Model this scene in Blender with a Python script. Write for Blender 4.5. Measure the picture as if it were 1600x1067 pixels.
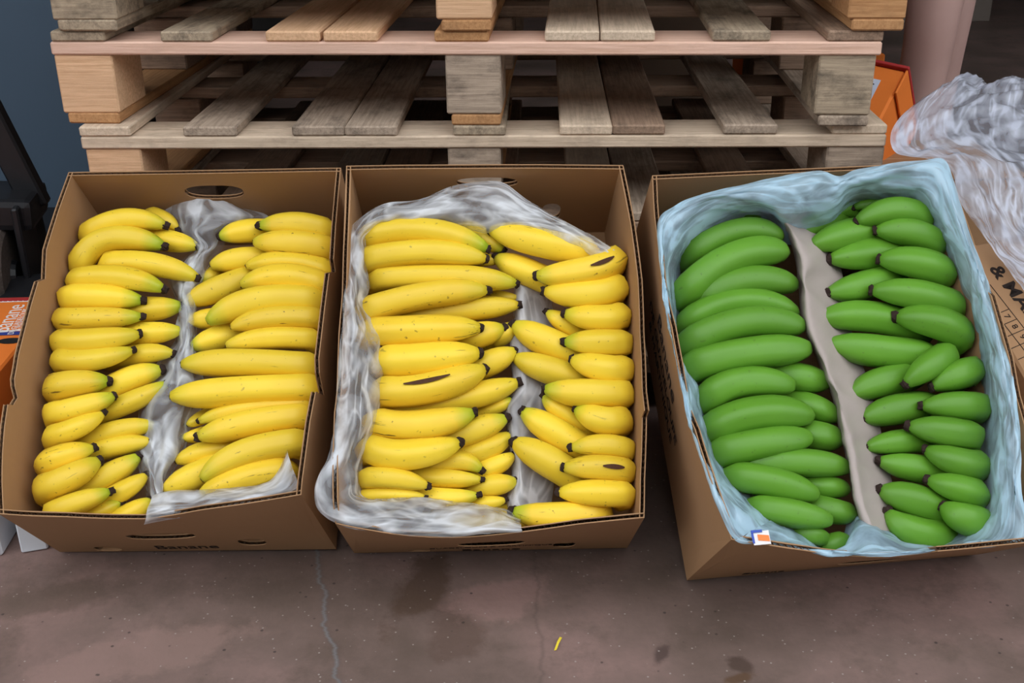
import bpy, bmesh, math, random
from mathutils import Vector, Matrix, noise, geometry
random.seed(7)
for o in list(bpy.data.objects): bpy.data.objects.remove(o)
scn = bpy.context.scene
COL = scn.collection
CAM={'f': 1792.3780353769152,'r': [0.9987,-0.0495,-0.0095],'u': [0.0292,0.4134,0.9101],'fw': [0.0411,0.9092,-0.4143],'h': 0.9170738247454084}
# ------------------------------------------------------------ camera
cam_data = bpy.data.cameras.new('camera'); cam = bpy.data.objects.new('camera', cam_data); COL.objects.link(cam)
R_, U_, F_ = Vector(CAM['r']), Vector(CAM['u']), Vector(CAM['fw'])
cam.matrix_world = Matrix(((R_.x, U_.x, -F_.x, 0), (R_.y, U_.y, -F_.y, 0), (R_.z, U_.z, -F_.z, CAM['h']), (0, 0, 0, 1)))
cam_data.sensor_width = 36; cam_data.lens = CAM['f'] / 1600 * 36; cam_data.clip_start = .05
scn.camera = cam
# ------------------------------------------------------------ sky and exposure
world = bpy.data.worlds.new('overcast_sky'); scn.world = world; world.use_nodes = True
bg = world.node_tree.nodes['Background']
bg.inputs[0].default_value = (.92, .96, 1.0, 1); bg.inputs[1].default_value = 1.0
vs = scn.view_settings
vs.view_transform = 'Standard'; vs.look = 'None'; vs.gamma = 1; vs.use_curve_mapping = False
vs.exposure = 1.38

BOXES=[[-0.3748,1.3365,0.006,-0.0538,0.6569,-0.0155,0.3821,0.5004,0.2027],[0.0274,1.3115,0.006,-0.029,0.7674,0.0037,0.3736,0.4883,0.2107],[0.4834,1.244,0.006,0.0834,0.6995,0.0039,0.4053,0.4946,0.2156]]
WALLS=[{'corners': {'BL': [-0.1934,0.494,0.2027],'BR': [0.1962,0.4935,0.2027],'FL': [-0.1872,-0.016,0.2027],'FR': [0.1807,0.0042,0.2027]},'back': {'bow': [-0.0006,0.0],'rim': [[0.0,0.2027],[0.5015,0.2027],[1.0,0.2027]],'holes': [[0.5087,0.1559,0.1104,0.0175]]},'front': {'bow': [-0.0155,-0.0018],'rim': [[0.0,0.2027],[0.239,0.2113],[0.4852,0.1906],[0.6761,0.2073],[0.8526,0.2054],[1.0,0.2027]],'holes': [[0.4431,0.0933,0.1202,0.0172],[0.7251,0.0426,0.0489,0.0172],[0.1898,0.0182,0.0483,0.0142]]},'left': {'bow': [0.0186,0.0101],'rim': [[0.0,0.2027],[0.1165,0.2077],[0.2229,0.2104],[0.2821,0.2101],[0.2905,0.197],[0.3158,0.1896],[0.3402,0.2017],[0.3559,0.2045],[0.4103,0.2066],[0.4954,0.2066],[0.5944,0.2066],[0.6413,0.2065],[0.6642,0.1925],[0.7374,0.2094],[0.8679,0.2087],[1.0,0.2027]],'holes': []},'right': {'bow': [-0.0048,-0.0029],'rim': [[0.0,0.2027],[0.0341,0.2086],[0.1834,0.2177],[0.2748,0.2116],[0.3112,0.1626],[0.3361,0.204],[0.3669,0.2177],[0.5188,0.2177],[0.6317,0.2123],[0.6883,0.1688],[0.705,0.1913],[0.8003,0.1983],[1.0,0.2027]],'holes': []}},{'corners': {'BL': [-0.1871,0.4829,0.2107],'BR': [0.1877,0.4783,0.2107],'FL': [-0.1846,-0.0061,0.2107],'FR': [0.1854,-0.0061,0.2107]},'back': {'bow': [0.0015,-0.0],'rim': [[0.0,0.2107],[0.505,0.2107],[1.0,0.2107]],'holes': [[0.5066,0.1713,0.1136,0.014],[0.7549,0.0785,0.0376,0.0264]]},'front': {'bow': [-0.0176,-0.0102],'rim': [[0.0,0.2107],[0.1286,0.2193],[0.2699,0.206],[0.4139,0.1995],[0.559,0.2102],[0.7751,0.22],[1.0,0.2107]],'holes': [[0.5019,0.0969,0.1177,0.0274],[0.7622,0.0442,0.0412,0.0232],[0.2398,0.019,0.0406,0.0147]]},'left': {'bow': [0.0032,0.0073],'rim': [[0.0,0.2107],[0.0461,0.2257],[0.181,0.218],[0.2819,0.2141],[0.3485,0.2011],[0.5019,0.2114],[0.6096,0.2044],[0.7293,0.217],[1.0,0.2107]],'holes': []},'right': {'bow': [-0.0153,0.0023],'rim': [[0.0,0.2107],[0.1001,0.2019],[0.1813,0.2063],[0.2617,0.2088],[0.2695,0.2257],[0.3322,0.2096],[0.4978,0.2052],[0.642,0.2171],[0.7384,0.2157],[0.8725,0.2128],[1.0,0.2107]],'holes': []}},{'corners': {'BL': [-0.2116,0.4895,0.2156],'BR': [0.2009,0.4885,0.2156],'FL': [-0.1999,-0.0067,0.2156],'FR': [0.1998,-0.0399,0.2156]},'back': {'bow': [-0.0,-0.0],'rim': [[0.0,0.2156],[0.4931,0.2156],[1.0,0.2156]],'holes': []},'front': {'bow': [-0.0177,-0.0091],'rim': [[0.0,0.2156],[0.0868,0.2254],[0.2074,0.2264],[0.3541,0.2043],[0.469,0.1766],[0.5664,0.186],[0.5826,0.2306],[0.7666,0.2306],[1.0,0.2156]],'holes': [[0.5403,0.0927,0.113,0.0302]]},'left': {'bow': [0.0205,0.0036],'rim': [[0.0,0.2156],[0.0541,0.2219],[0.1354,0.2233],[0.2073,0.224],[0.267,0.2251],[0.3386,0.2074],[0.4383,0.2258],[0.539,0.2302],[0.6495,0.2071],[0.7519,0.2161],[0.8882,0.2095],[1.0,0.2156]],'holes': []},'right': {'bow': [-0.0026,0.0074],'rim': [[0.0,0.2156],[0.1083,0.2111],[0.295,0.2127],[0.3501,0.2127],[0.4402,0.222],[0.6043,0.2221],[0.6302,0.2144],[0.7378,0.2117],[0.8716,0.2117],[1.0,0.2156]],'holes': []}}]
BANANAS=[
(0,'L',0.016,0.0,'.',[-0.0627,0.4356,0.1507],[-0.1169,0.4396,0.1607],[-0.1684,0.4258,0.1507],[-0.1713,0.4233,0.1007]),
(0,'L',0.0118,1.0,'u',[-0.0524,0.4442,0.1287],[-0.0683,0.4569,0.1307],[-0.092,0.474,0.1207],[-0.1163,0.4768,0.0987]),
(0,'L',0.0172,0.0,'.',[-0.0601,0.4005,0.1507],[-0.1312,0.4083,0.1607],[-0.174,0.3794,0.1507],[-0.1722,0.3738,0.1007]),
(0,'L',0.0154,1.0,'u',[-0.0188,0.4127,0.1287],[-0.0485,0.4196,0.1307],[-0.0893,0.4327,0.1207],[-0.1179,0.4418,0.0987]),
(0,'L',0.0158,0.3,'.',[-0.0069,0.3508,0.1435],[-0.0667,0.3679,0.1535],[-0.1345,0.3768,0.1435],[-0.1444,0.3781,0.0935]),
(0,'L',0.0156,0.0,'.',[-0.05,0.329,0.1507],[-0.1079,0.3422,0.1607],[-0.1731,0.3464,0.1507],[-0.1743,0.347,0.1007]),
(0,'L',0.0173,0.0,'.',[-0.0782,0.3115,0.1507],[-0.1343,0.312,0.1607],[-0.1783,0.3174,0.1507],[-0.174,0.3186,0.1007]),
(0,'L',0.0165,1.0,'u',[-0.0291,0.3142,0.1287],[-0.062,0.3093,0.1307],[-0.1069,0.3128,0.1207],[-0.1368,0.3152,0.0987]),
(0,'L',0.0147,0.0,'k',[-0.0749,0.2855,0.1507],[-0.1318,0.2784,0.1607],[-0.1823,0.2834,0.1507],[-0.1768,0.2844,0.1007]),
(0,'L',0.0155,1.0,'u',[-0.0248,0.2748,0.1287],[-0.0565,0.2707,0.1307],[-0.1039,0.2733,0.1207],[-0.1339,0.275,0.0987]),
(0,'L',0.0161,0.0,'.',[-0.0739,0.2585,0.1507],[-0.1259,0.2436,0.1607],[-0.1775,0.2484,0.1507],[-0.1765,0.2493,0.1007]),
(0,'L',0.0135,1.0,'u',[-0.0308,0.2389,0.1287],[-0.0582,0.2393,0.1307],[-0.1015,0.2382,0.1207],[-0.1315,0.2374,0.0987]),
(0,'L',0.0144,0.0,'.',[-0.0793,0.2334,0.1507],[-0.1241,0.2147,0.1607],[-0.1734,0.2206,0.1507],[-0.178,0.2217,0.1007]),
(0,'L',0.0178,0.0,'k',[-0.1055,0.1875,0.1507],[-0.1421,0.1793,0.1607],[-0.1709,0.1793,0.1507],[-0.1757,0.1793,0.1007]),
(0,'L',0.0175,1.0,'u',[-0.0434,0.2143,0.1287],[-0.0773,0.2022,0.1307],[-0.1152,0.188,0.1207],[-0.1432,0.1775,0.0987]),
(0,'L',0.0156,0.0,'.',[-0.0937,0.1652,0.1507],[-0.1301,0.1448,0.1607],[-0.1664,0.1417,0.1507],[-0.1764,0.1409,0.1007]),
(0,'L',0.0133,1.0,'u',[-0.0336,0.1924,0.1287],[-0.0692,0.1693,0.1307],[-0.1158,0.1547,0.1207],[-0.1444,0.1457,0.0987]),
(0,'L',0.014,0.0,'.',[-0.1044,0.1393,0.1507],[-0.1279,0.116,0.1607],[-0.1619,0.1091,0.1507],[-0.1717,0.1071,0.1007]),
(0,'L',0.0141,1.0,'u',[-0.04,0.131,0.1287],[-0.0776,0.1262,0.1307],[-0.1273,0.1156,0.1207],[-0.1567,0.1094,0.0987]),
(0,'L',0.0153,0.0,'k',[-0.1089,0.0907,0.1507],[-0.1356,0.0769,0.1607],[-0.1627,0.0721,0.1507],[-0.1725,0.0703,0.1007]),
(0,'L',0.0133,1.0,'u',[-0.0427,0.1085,0.1287],[-0.0799,0.1028,0.1307],[-0.121,0.0963,0.1207],[-0.1507,0.0916,0.0987]),
(0,'L',0.0177,0.0,'k',[-0.0983,0.0728,0.1507],[-0.1272,0.0462,0.1607],[-0.1574,0.0382,0.1507],[-0.1671,0.0357,0.1007]),
(0,'L',0.016,1.0,'u',[-0.0559,0.0874,0.1287],[-0.0855,0.0635,0.1307],[-0.1316,0.0462,0.1207],[-0.1597,0.0356,0.0987]),
(0,'L',0.0141,0.0,'.',[-0.0777,0.0306,0.1507],[-0.1098,0.013,0.1607],[-0.1422,0.005,0.1507],[-0.152,0.0119,0.1007]),
(0,'L',0.013,1.0,'u',[-0.0416,0.0606,0.1287],[-0.0615,0.0416,0.1307],[-0.0922,0.0303,0.1207],[-0.1204,0.02,0.0987]),
(0,'L',0.0109,1.0,'u',[-0.0696,0.0241,0.1287],[-0.0889,0.013,0.1307],[-0.1163,0.0034,0.1207],[-0.1446,0.0096,0.0987]),
(0,'L',0.0129,1.0,'u',[-0.0308,0.0267,0.1287],[-0.0481,0.011,0.1307],[-0.0694,0.0046,0.1207],[-0.098,0.0097,0.0987]),
(0,'R',0.0169,0.0,'.',[0.0767,0.4329,0.1507],[0.1292,0.4271,0.1607],[0.1682,0.4231,0.1507],[0.1693,0.422,0.1007]),
(0,'R',0.0162,1.0,'u',[0.0134,0.4294,0.1287],[0.0443,0.4352,0.1307],[0.074,0.4431,0.1207],[0.103,0.4509,0.0987]),
(0,'R',0.0183,0.0,'gk',[0.0716,0.4044,0.1507],[0.1256,0.3951,0.1607],[0.1689,0.3937,0.1507],[0.1682,0.3934,0.1007]),
(0,'R',0.0168,1.0,'ug',[0.0063,0.38,0.1287],[0.0398,0.3875,0.1307],[0.0755,0.395,0.1207],[0.1049,0.4011,0.0987]),
(0,'R',0.0145,0.3,'g',[0.0624,0.3698,0.1435],[0.1234,0.3681,0.1535],[0.1732,0.3596,0.1435],[0.1706,0.358,0.0935]),
(0,'R',0.0165,0.0,'gk',[0.0599,0.3343,0.1507],[0.1179,0.3407,0.1607],[0.1711,0.3334,0.1507],[0.1692,0.332,0.1007]),
(0,'R',0.0177,1.0,'ug',[-0.0235,0.3196,0.1287],[0.0167,0.3378,0.1307],[0.0532,0.3615,0.1207],[0.0783,0.3779,0.0987]),
(0,'R',0.0103,1.6,'ug',[-0.0082,0.3627,0.1143],[-0.0004,0.3689,0.1163],[0.0068,0.3824,0.1063],[0.0209,0.4088,0.0843]),
(0,'R',0.0194,0.0,'g',[0.0199,0.2761,0.1507],[0.0814,0.3005,0.1607],[0.1583,0.3085,0.1507],[0.1671,0.3095,0.1007]),
(0,'R',0.0152,0.0,'gk',[0.0543,0.2668,0.1507],[0.1056,0.2744,0.1607],[0.164,0.279,0.1507],[0.1697,0.2798,0.1007]),
(0,'R',0.0144,1.3,'ug',[-0.0157,0.2982,0.1215],[0.001,0.295,0.1235],[0.0291,0.3037,0.1135],[0.0578,0.3126,0.0915]),
(0,'R',0.0145,0.2,'g',[0.0489,0.2418,0.1459],[0.1073,0.2459,0.1559],[0.163,0.2489,0.1459],[0.1699,0.2494,0.0959]),
(0,'R',0.0164,1.2,'ug',[-0.006,0.2524,0.1239],[0.0215,0.2615,0.1259],[0.0517,0.2769,0.1159],[0.0784,0.2906,0.0939]),
(0,'R',0.0179,0.0,'g',[-0.0061,0.2112,0.1507],[0.076,0.2076,0.1607],[0.1643,0.2061,0.1507],[0.1671,0.2059,0.1007]),
(0,'R',0.0186,0.0,'g',[-0.0148,0.1641,0.1507],[0.0805,0.1661,0.1607],[0.1666,0.1738,0.1507],[0.1661,0.1747,0.1007]),
(0,'R',0.0124,0.5,'.',[0.0232,0.1332,0.1387],[0.086,0.144,0.1487],[0.1603,0.1541,0.1387],[0.1702,0.1555,0.0887]),
(0,'R',0.009,1.4,'u',[0.0015,0.1373,0.1191],[0.0107,0.1402,0.1211],[0.0188,0.1505,0.1111],[0.0375,0.174,0.0891]),
(0,'R',0.0174,0.0,'k',[0.029,0.1055,0.1507],[0.0973,0.1193,0.1607],[0.1586,0.1319,0.1507],[0.1661,0.134,0.1007]),
(0,'R',0.0095,1.4,'u',[-0.002,0.1178,0.1191],[0.0105,0.1184,0.1211],[0.0204,0.1258,0.1111],[0.0444,0.1438,0.0891]),
(0,'R',0.0141,1.2,'ug',[-0.0048,0.0824,0.1239],[0.027,0.0922,0.1259],[0.0646,0.1054,0.1159],[0.0929,0.1154,0.0939]),
(0,'R',0.0181,0.0,'g',[0.0408,0.0465,0.1507],[0.0903,0.0756,0.1607],[0.1553,0.0955,0.1507],[0.1648,0.0984,0.1007]),
(0,'R',0.0174,1.0,'ug',[-0.014,0.0417,0.1287],[0.0183,0.0554,0.1307],[0.047,0.0751,0.1207],[0.0717,0.0921,0.0987]),
(0,'R',0.016,0.3,'gk',[0.0395,0.0295,0.1435],[0.0947,0.0462,0.1535],[0.1383,0.0603,0.1435],[0.1478,0.0634,0.0935]),
(1,'L',0.0162,0.0,'.',[0.001,0.3809,0.1587],[-0.0785,0.4043,0.1687],[-0.1573,0.4034,0.1587],[-0.1629,0.4032,0.1087]),
(1,'L',0.0143,1.0,'u',[0.0219,0.3896,0.1367],[0.0066,0.401,0.1387],[-0.012,0.4185,0.1287],[-0.0338,0.439,0.1067]),
(1,'L',0.0169,0.0,'.',[-0.0014,0.3657,0.1587],[-0.0814,0.3722,0.1687],[-0.1573,0.3684,0.1587],[-0.1625,0.3679,0.1087]),
(1,'L',0.0102,1.3,'u',[0.0155,0.376,0.1295],[0.0,0.377,0.1315],[-0.0187,0.3839,0.1215],[-0.0469,0.3941,0.0995]),
(1,'L',0.0154,0.4,'.',[0.0397,0.3327,0.1491],[-0.0485,0.3402,0.1591],[-0.1437,0.3428,0.1491],[-0.1537,0.3431,0.0991]),
(1,'L',0.0173,0.0,'k',[-0.0005,0.3191,0.1587],[-0.078,0.3093,0.1687],[-0.1553,0.2944,0.1587],[-0.1631,0.2925,0.1087]),
(1,'L',0.0155,1.0,'u',[0.0417,0.3066,0.1367],[-0.0191,0.3011,0.1387],[-0.1076,0.2976,0.1287],[-0.1375,0.2964,0.1067]),
(1,'L',0.008,1.5,'u',[0.0408,0.3235,0.1247],[0.0284,0.3228,0.1267],[0.0086,0.3303,0.1167],[-0.0195,0.3408,0.0947]),
(1,'L',0.018,0.0,'k',[-0.0107,0.2646,0.1587],[-0.0836,0.2586,0.1687],[-0.1534,0.2607,0.1587],[-0.1631,0.261,0.1087]),
(1,'L',0.0173,1.0,'u',[0.0204,0.2724,0.1367],[-0.0074,0.264,0.1387],[-0.0378,0.263,0.1287],[-0.0677,0.262,0.1067]),
(1,'L',0.0146,1.5,'u',[0.0358,0.2804,0.1247],[0.0244,0.2706,0.1267],[0.0076,0.2677,0.1167],[-0.022,0.2625,0.0947]),
(1,'L',0.0204,0.0,'.',[-0.0128,0.229,0.1587],[-0.0717,0.2184,0.1687],[-0.1283,0.2196,0.1587],[-0.1382,0.2198,0.1087]),
(1,'L',0.0167,1.0,'u',[0.0348,0.2399,0.1367],[0.013,0.2267,0.1387],[-0.017,0.2182,0.1287],[-0.0459,0.21,0.1067]),
(1,'L',0.0191,0.0,'K',[-0.0049,0.2063,0.1587],[-0.0715,0.1792,0.1687],[-0.1314,0.1777,0.1587],[-0.1414,0.1774,0.1087]),
(1,'L',0.0165,1.0,'u',[0.0385,0.1947,0.1367],[-0.032,0.1743,0.1387],[-0.1207,0.1644,0.1287],[-0.1505,0.161,0.1067]),
(1,'L',0.0095,1.6,'u',[0.0294,0.1763,0.1223],[0.018,0.169,0.1243],[-0.0029,0.1639,0.1143],[-0.0321,0.1568,0.0923]),
(1,'L',0.0185,0.0,'k',[-0.0206,0.1466,0.1587],[-0.0827,0.128,0.1687],[-0.1408,0.1346,0.1587],[-0.1508,0.1357,0.1087]),
(1,'L',0.0169,1.0,'u',[0.0219,0.1454,0.1367],[-0.0119,0.1316,0.1387],[-0.0559,0.1203,0.1287],[-0.085,0.1128,0.1067]),
(1,'L',0.0183,0.0,'.',[-0.039,0.1065,0.1587],[-0.1021,0.0886,0.1687],[-0.1474,0.0999,0.1587],[-0.1571,0.1023,0.1087]),
(1,'L',0.0149,1.5,'u',[0.0274,0.1261,0.1247],[-0.0006,0.1092,0.1267],[-0.0359,0.1022,0.1167],[-0.0654,0.0963,0.0947]),
(1,'L',0.0132,1.0,'u',[-0.0111,0.0767,0.1367],[-0.0382,0.0885,0.1387],[-0.0733,0.0845,0.1287],[-0.1031,0.081,0.1067]),
(1,'L',0.0122,1.5,'u',[0.0307,0.0987,0.1247],[0.0136,0.0879,0.1267],[-0.0098,0.0806,0.1167],[-0.0385,0.0717,0.0947]),
(1,'L',0.0134,0.0,'.',[-0.0794,0.0517,0.1587],[-0.1158,0.0584,0.1687],[-0.1518,0.0628,0.1587],[-0.1617,0.064,0.1087]),
(1,'L',0.012,1.0,'u',[-0.0121,0.064,0.1367],[-0.0498,0.0657,0.1387],[-0.0991,0.0731,0.1287],[-0.1288,0.0775,0.1067]),
(1,'L',0.0144,1.6,'u',[0.0329,0.0649,0.1223],[0.0131,0.0603,0.1243],[-0.013,0.0604,0.1143],[-0.043,0.0605,0.0923]),
(1,'L',0.0084,0.3,'.',[-0.0831,0.0392,0.1515],[-0.1161,0.0402,0.1615],[-0.1563,0.0417,0.1515],[-0.1662,0.0421,0.1015]),
(1,'L',0.0125,1.0,'u',[-0.0171,0.0436,0.1367],[-0.0498,0.0403,0.1387],[-0.0874,0.0463,0.1287],[-0.117,0.0511,0.1067]),
(1,'L',0.0092,1.5,'u',[0.0185,0.0395,0.1247],[0.0012,0.0358,0.1267],[-0.019,0.0363,0.1167],[-0.049,0.0369,0.0947]),
(1,'R',0.0192,0.1,'.',[0.0069,0.411,0.1563],[0.0735,0.3851,0.1663],[0.1342,0.3751,0.1563],[0.1441,0.3735,0.1063]),
(1,'R',0.0178,1.0,'u',[0.014,0.3777,0.1367],[0.049,0.3575,0.1387],[0.0859,0.3446,0.1287],[0.1142,0.3347,0.1067]),
(1,'R',0.0186,-0.3,'K',[0.0685,0.3361,0.1659],[0.1317,0.337,0.1759],[0.1722,0.3571,0.1659],[0.1686,0.3615,0.1159]),
(1,'R',0.0185,0.0,'.',[0.0792,0.3161,0.1587],[0.1338,0.3065,0.1687],[0.173,0.3194,0.1587],[0.1692,0.3225,0.1087]),
(1,'R',0.0169,0.0,'.',[0.1051,0.283,0.1587],[0.1471,0.2716,0.1687],[0.1753,0.2786,0.1587],[0.1708,0.281,0.1087]),
(1,'R',0.0127,1.0,'u',[0.0824,0.2943,0.1367],[0.0985,0.2817,0.1387],[0.1199,0.2708,0.1287],[0.1466,0.257,0.1067]),
(1,'R',0.017,0.0,'.',[0.1035,0.2429,0.1587],[0.1453,0.2366,0.1687],[0.1751,0.24,0.1587],[0.1706,0.2411,0.1087]),
(1,'R',0.0195,1.0,'u',[0.0365,0.2771,0.1367],[0.0735,0.2545,0.1387],[0.1155,0.2383,0.1287],[0.1435,0.2276,0.1067]),
(1,'R',0.018,0.0,'.',[0.1114,0.2175,0.1587],[0.1494,0.2006,0.1687],[0.1735,0.2028,0.1587],[0.1695,0.2037,0.1087]),
(1,'R',0.0178,1.0,'u',[0.037,0.2302,0.1367],[0.0752,0.2129,0.1387],[0.1171,0.2032,0.1287],[0.1463,0.1963,0.1067]),
(1,'R',0.0182,0.0,'.',[0.0747,0.177,0.1587],[0.1304,0.1674,0.1687],[0.1711,0.1694,0.1587],[0.1688,0.1699,0.1087]),
(1,'R',0.0135,1.0,'u',[0.074,0.1738,0.1367],[0.091,0.1573,0.1387],[0.1174,0.1416,0.1287],[0.1432,0.1263,0.1067]),
(1,'R',0.0177,0.0,'.',[0.1143,0.1488,0.1587],[0.143,0.1315,0.1687],[0.1665,0.1333,0.1587],[0.1681,0.1341,0.1087]),
(1,'R',0.0178,1.0,'u',[0.0455,0.1542,0.1367],[0.0812,0.1284,0.1387],[0.1189,0.108,0.1287],[0.1453,0.0937,0.1067]),
(1,'R',0.0145,0.0,'.',[0.1065,0.098,0.1587],[0.1413,0.0973,0.1687],[0.1714,0.0955,0.1587],[0.1689,0.0949,0.1087]),
(1,'R',0.019,1.0,'u',[0.0329,0.1132,0.1367],[0.0713,0.0895,0.1387],[0.1113,0.0662,0.1287],[0.1373,0.0511,0.1067]),
(1,'R',0.0158,0.0,'K',[0.0955,0.0717,0.1587],[0.1371,0.0682,0.1687],[0.1695,0.0671,0.1587],[0.1668,0.0668,0.1087]),
(1,'R',0.0162,0.0,'.',[0.0886,0.0399,0.1587],[0.1327,0.0352,0.1687],[0.1669,0.036,0.1587],[0.165,0.0362,0.1087]),
(1,'R',0.0176,0.6,'k',[0.0307,0.0201,0.1443],[0.0794,0.0106,0.1543],[0.1329,0.0168,0.1443],[0.1429,0.0198,0.0943]),
(2,'L',0.0169,0.2,'n',[-0.0232,0.4247,0.1518],[-0.0844,0.4298,0.1618],[-0.1495,0.4086,0.1518],[-0.159,0.4055,0.1018]),
(2,'L',0.0074,1.2,'un',[-0.0411,0.4722,0.1298],[-0.0536,0.4736,0.1318],[-0.067,0.4761,0.1218],[-0.0965,0.4749,0.0998]),
(2,'L',0.0199,0.0,'n',[-0.0218,0.399,0.1566],[-0.1005,0.3887,0.1666],[-0.1714,0.3507,0.1566],[-0.1802,0.346,0.1066]),
(2,'L',0.0192,0.4,'n',[-0.0163,0.3521,0.147],[-0.088,0.3555,0.157],[-0.1483,0.3412,0.147],[-0.158,0.3388,0.097]),
(2,'L',0.0161,0.3,'n',[-0.0247,0.3078,0.1494],[-0.1016,0.3237,0.1594],[-0.1728,0.3081,0.1494],[-0.1825,0.306,0.0994]),
(2,'L',0.0196,0.0,'n',[-0.024,0.2845,0.1566],[-0.1039,0.2901,0.1666],[-0.179,0.273,0.1566],[-0.1886,0.2708,0.1066]),
(2,'L',0.0203,0.0,'n',[-0.0226,0.2547,0.1566],[-0.1097,0.2457,0.1666],[-0.1801,0.2389,0.1566],[-0.1881,0.2379,0.1066]),
(2,'L',0.0191,0.0,'n',[-0.0569,0.2026,0.1566],[-0.124,0.2064,0.1666],[-0.1688,0.1967,0.1566],[-0.1786,0.1946,0.1066]),
(2,'L',0.0185,1.1,'un',[-0.002,0.2161,0.1322],[-0.0318,0.2174,0.1342],[-0.0649,0.2311,0.1242],[-0.0926,0.2426,0.1022]),
(2,'L',0.0195,0.0,'n',[-0.0411,0.1599,0.1566],[-0.1141,0.163,0.1666],[-0.169,0.1536,0.1566],[-0.1789,0.1519,0.1066]),
(2,'L',0.0155,1.2,'un',[-0.002,0.1645,0.1298],[-0.0216,0.1736,0.1318],[-0.0439,0.1895,0.1218],[-0.0683,0.2069,0.0998]),
(2,'L',0.0187,0.0,'n',[-0.0495,0.1329,0.1566],[-0.1225,0.1226,0.1666],[-0.1673,0.1199,0.1566],[-0.1773,0.1193,0.1066]),
(2,'L',0.0181,1.1,'un',[-0.0063,0.1325,0.1322],[-0.0278,0.1366,0.1342],[-0.0512,0.1456,0.1242],[-0.0793,0.1563,0.1022]),
(2,'L',0.0167,0.5,'n',[-0.0046,0.0923,0.1446],[-0.0717,0.0978,0.1546],[-0.1396,0.1036,0.1446],[-0.1495,0.1044,0.0946]),
(2,'L',0.0178,0.0,'n',[-0.0587,0.0565,0.1566],[-0.118,0.0712,0.1666],[-0.1571,0.0851,0.1566],[-0.1665,0.0885,0.1066]),
(2,'L',0.0135,1.1,'un',[-0.01,0.0685,0.1322],[-0.034,0.0697,0.1342],[-0.0631,0.0786,0.1242],[-0.0918,0.0873,0.1022]),
(2,'L',0.0167,0.0,'n',[-0.0495,0.0238,0.1566],[-0.1026,0.0311,0.1666],[-0.1366,0.0437,0.1566],[-0.1459,0.0472,0.1066]),
(2,'L',0.0154,1.0,'un',[-0.0109,0.0365,0.1346],[-0.0332,0.0371,0.1366],[-0.0611,0.0494,0.1266],[-0.0886,0.0615,0.1046]),
(2,'L',0.0122,0.8,'n',[-0.0518,0.0055,0.1374],[-0.0775,0.0078,0.1474],[-0.0924,0.0149,0.1374],[-0.1014,0.0192,0.0874]),
(2,'L',0.0135,1.0,'un',[-0.0286,0.0044,0.1346],[-0.044,-0.0015,0.1366],[-0.0554,-0.0028,0.1266],[-0.0852,0.005,0.1046]),
(2,'R',0.0192,0.0,'.',[0.0812,0.4368,0.1566],[0.1299,0.4453,0.1666],[0.1732,0.4379,0.1566],[0.1778,0.4363,0.1066]),
(2,'R',0.0108,0.8,'u',[0.0923,0.4705,0.1394],[0.1124,0.4719,0.1414],[0.151,0.4721,0.1314],[0.181,0.4719,0.1094]),
(2,'R',0.0108,1.2,'u',[0.0667,0.4601,0.1298],[0.0794,0.472,0.1318],[0.1033,0.4724,0.1218],[0.1333,0.4722,0.0998]),
(2,'R',0.0191,0.0,'.',[0.1052,0.4219,0.1566],[0.1482,0.4095,0.1666],[0.1792,0.3984,0.1566],[0.1785,0.395,0.1066]),
(2,'R',0.0199,0.8,'u',[0.0157,0.4125,0.1394],[0.061,0.424,0.1414],[0.1151,0.4366,0.1314],[0.1443,0.4434,0.1094]),
(2,'R',0.0168,1.3,'u',[0.0002,0.4341,0.1274],[0.0312,0.4506,0.1294],[0.0691,0.4624,0.1194],[0.0978,0.4682,0.0974]),
(2,'R',0.0204,0.0,'.',[0.0988,0.3767,0.1566],[0.1453,0.3606,0.1666],[0.1782,0.3521,0.1566],[0.1777,0.3496,0.1066]),
(2,'R',0.0199,1.0,'u',[0.0404,0.3928,0.1346],[0.0868,0.3946,0.1366],[0.1463,0.4064,0.1266],[0.1757,0.4122,0.1046]),
(2,'R',0.0192,0.0,'.',[0.0767,0.3299,0.1566],[0.1292,0.3139,0.1666],[0.1791,0.3007,0.1566],[0.1783,0.2982,0.1066]),
(2,'R',0.0189,1.0,'u',[0.0249,0.3414,0.1346],[0.0643,0.3452,0.1366],[0.1206,0.362,0.1266],[0.1494,0.3706,0.1046]),
(2,'R',0.0206,0.0,'.',[0.0997,0.2887,0.1566],[0.1445,0.2717,0.1666],[0.177,0.2587,0.1566],[0.1768,0.255,0.1066]),
(2,'R',0.0196,0.9,'u',[0.0013,0.3016,0.137],[0.0624,0.3001,0.139],[0.1306,0.2861,0.129],[0.16,0.28,0.107]),
(2,'R',0.0206,0.8,'u',[0.0052,0.2645,0.1394],[0.0588,0.2493,0.1414],[0.1312,0.2419,0.1314],[0.1611,0.2388,0.1094]),
(2,'R',0.0174,0.0,'.',[0.0874,0.1921,0.1566],[0.1172,0.2093,0.1666],[0.1497,0.227,0.1566],[0.1585,0.2318,0.1066]),
(2,'R',0.0188,1.0,'u',[0.0206,0.1912,0.1346],[0.0593,0.2046,0.1366],[0.1056,0.2143,0.1266],[0.135,0.2205,0.1046]),
(2,'R',0.018,0.0,'.',[0.1217,0.1862,0.1566],[0.1525,0.1949,0.1666],[0.1784,0.2044,0.1566],[0.178,0.2079,0.1066]),
(2,'R',0.0177,0.0,'.',[0.1017,0.1608,0.1566],[0.1375,0.154,0.1666],[0.1735,0.1544,0.1566],[0.1773,0.1545,0.1066]),
(2,'R',0.0189,1.0,'u',[0.0284,0.157,0.1346],[0.0687,0.1649,0.1366],[0.1175,0.1721,0.1266],[0.1472,0.1765,0.1046]),
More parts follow.
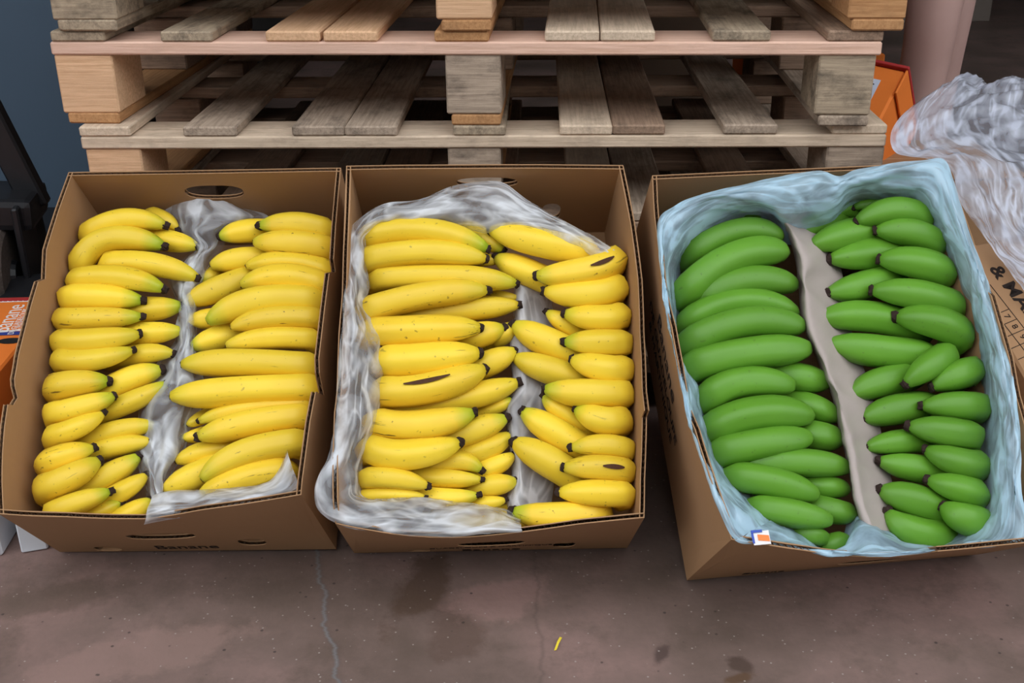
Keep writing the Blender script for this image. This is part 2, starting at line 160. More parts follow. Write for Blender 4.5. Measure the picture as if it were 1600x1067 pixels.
(2,'R',0.0184,0.0,'.',[0.0768,0.1347,0.1566],[0.1148,0.1197,0.1666],[0.1502,0.1162,0.1566],[0.1602,0.1151,0.1066]),
(2,'R',0.0147,1.0,'u',[0.0235,0.1178,0.1346],[0.0604,0.1208,0.1366],[0.104,0.1228,0.1266],[0.134,0.1242,0.1046]),
(2,'R',0.0173,0.0,'.',[0.0901,0.1012,0.1566],[0.1192,0.0794,0.1666],[0.149,0.0766,0.1566],[0.159,0.0757,0.1066]),
(2,'R',0.017,1.0,'u',[0.0363,0.099,0.1346],[0.0709,0.0875,0.1366],[0.1211,0.079,0.1266],[0.1507,0.074,0.1046]),
(2,'R',0.0165,0.0,'.',[0.0825,0.0622,0.1566],[0.1095,0.0457,0.1666],[0.136,0.0401,0.1566],[0.1458,0.0381,0.1066]),
(2,'R',0.02,0.8,'u',[0.0241,0.0586,0.1394],[0.0573,0.0443,0.1414],[0.0992,0.0315,0.1314],[0.1279,0.0228,0.1094]),
(2,'R',0.019,0.0,'.',[0.0916,0.0273,0.1566],[0.1052,0.0094,0.1666],[0.1273,0.0051,0.1566],[0.1371,0.0052,0.1066]),
(2,'R',0.0192,0.8,'u',[0.0278,0.0303,0.1394],[0.0468,0.0051,0.1414],[0.0849,-0.0011,0.1314],[0.1145,0.0045,0.1094]),
]
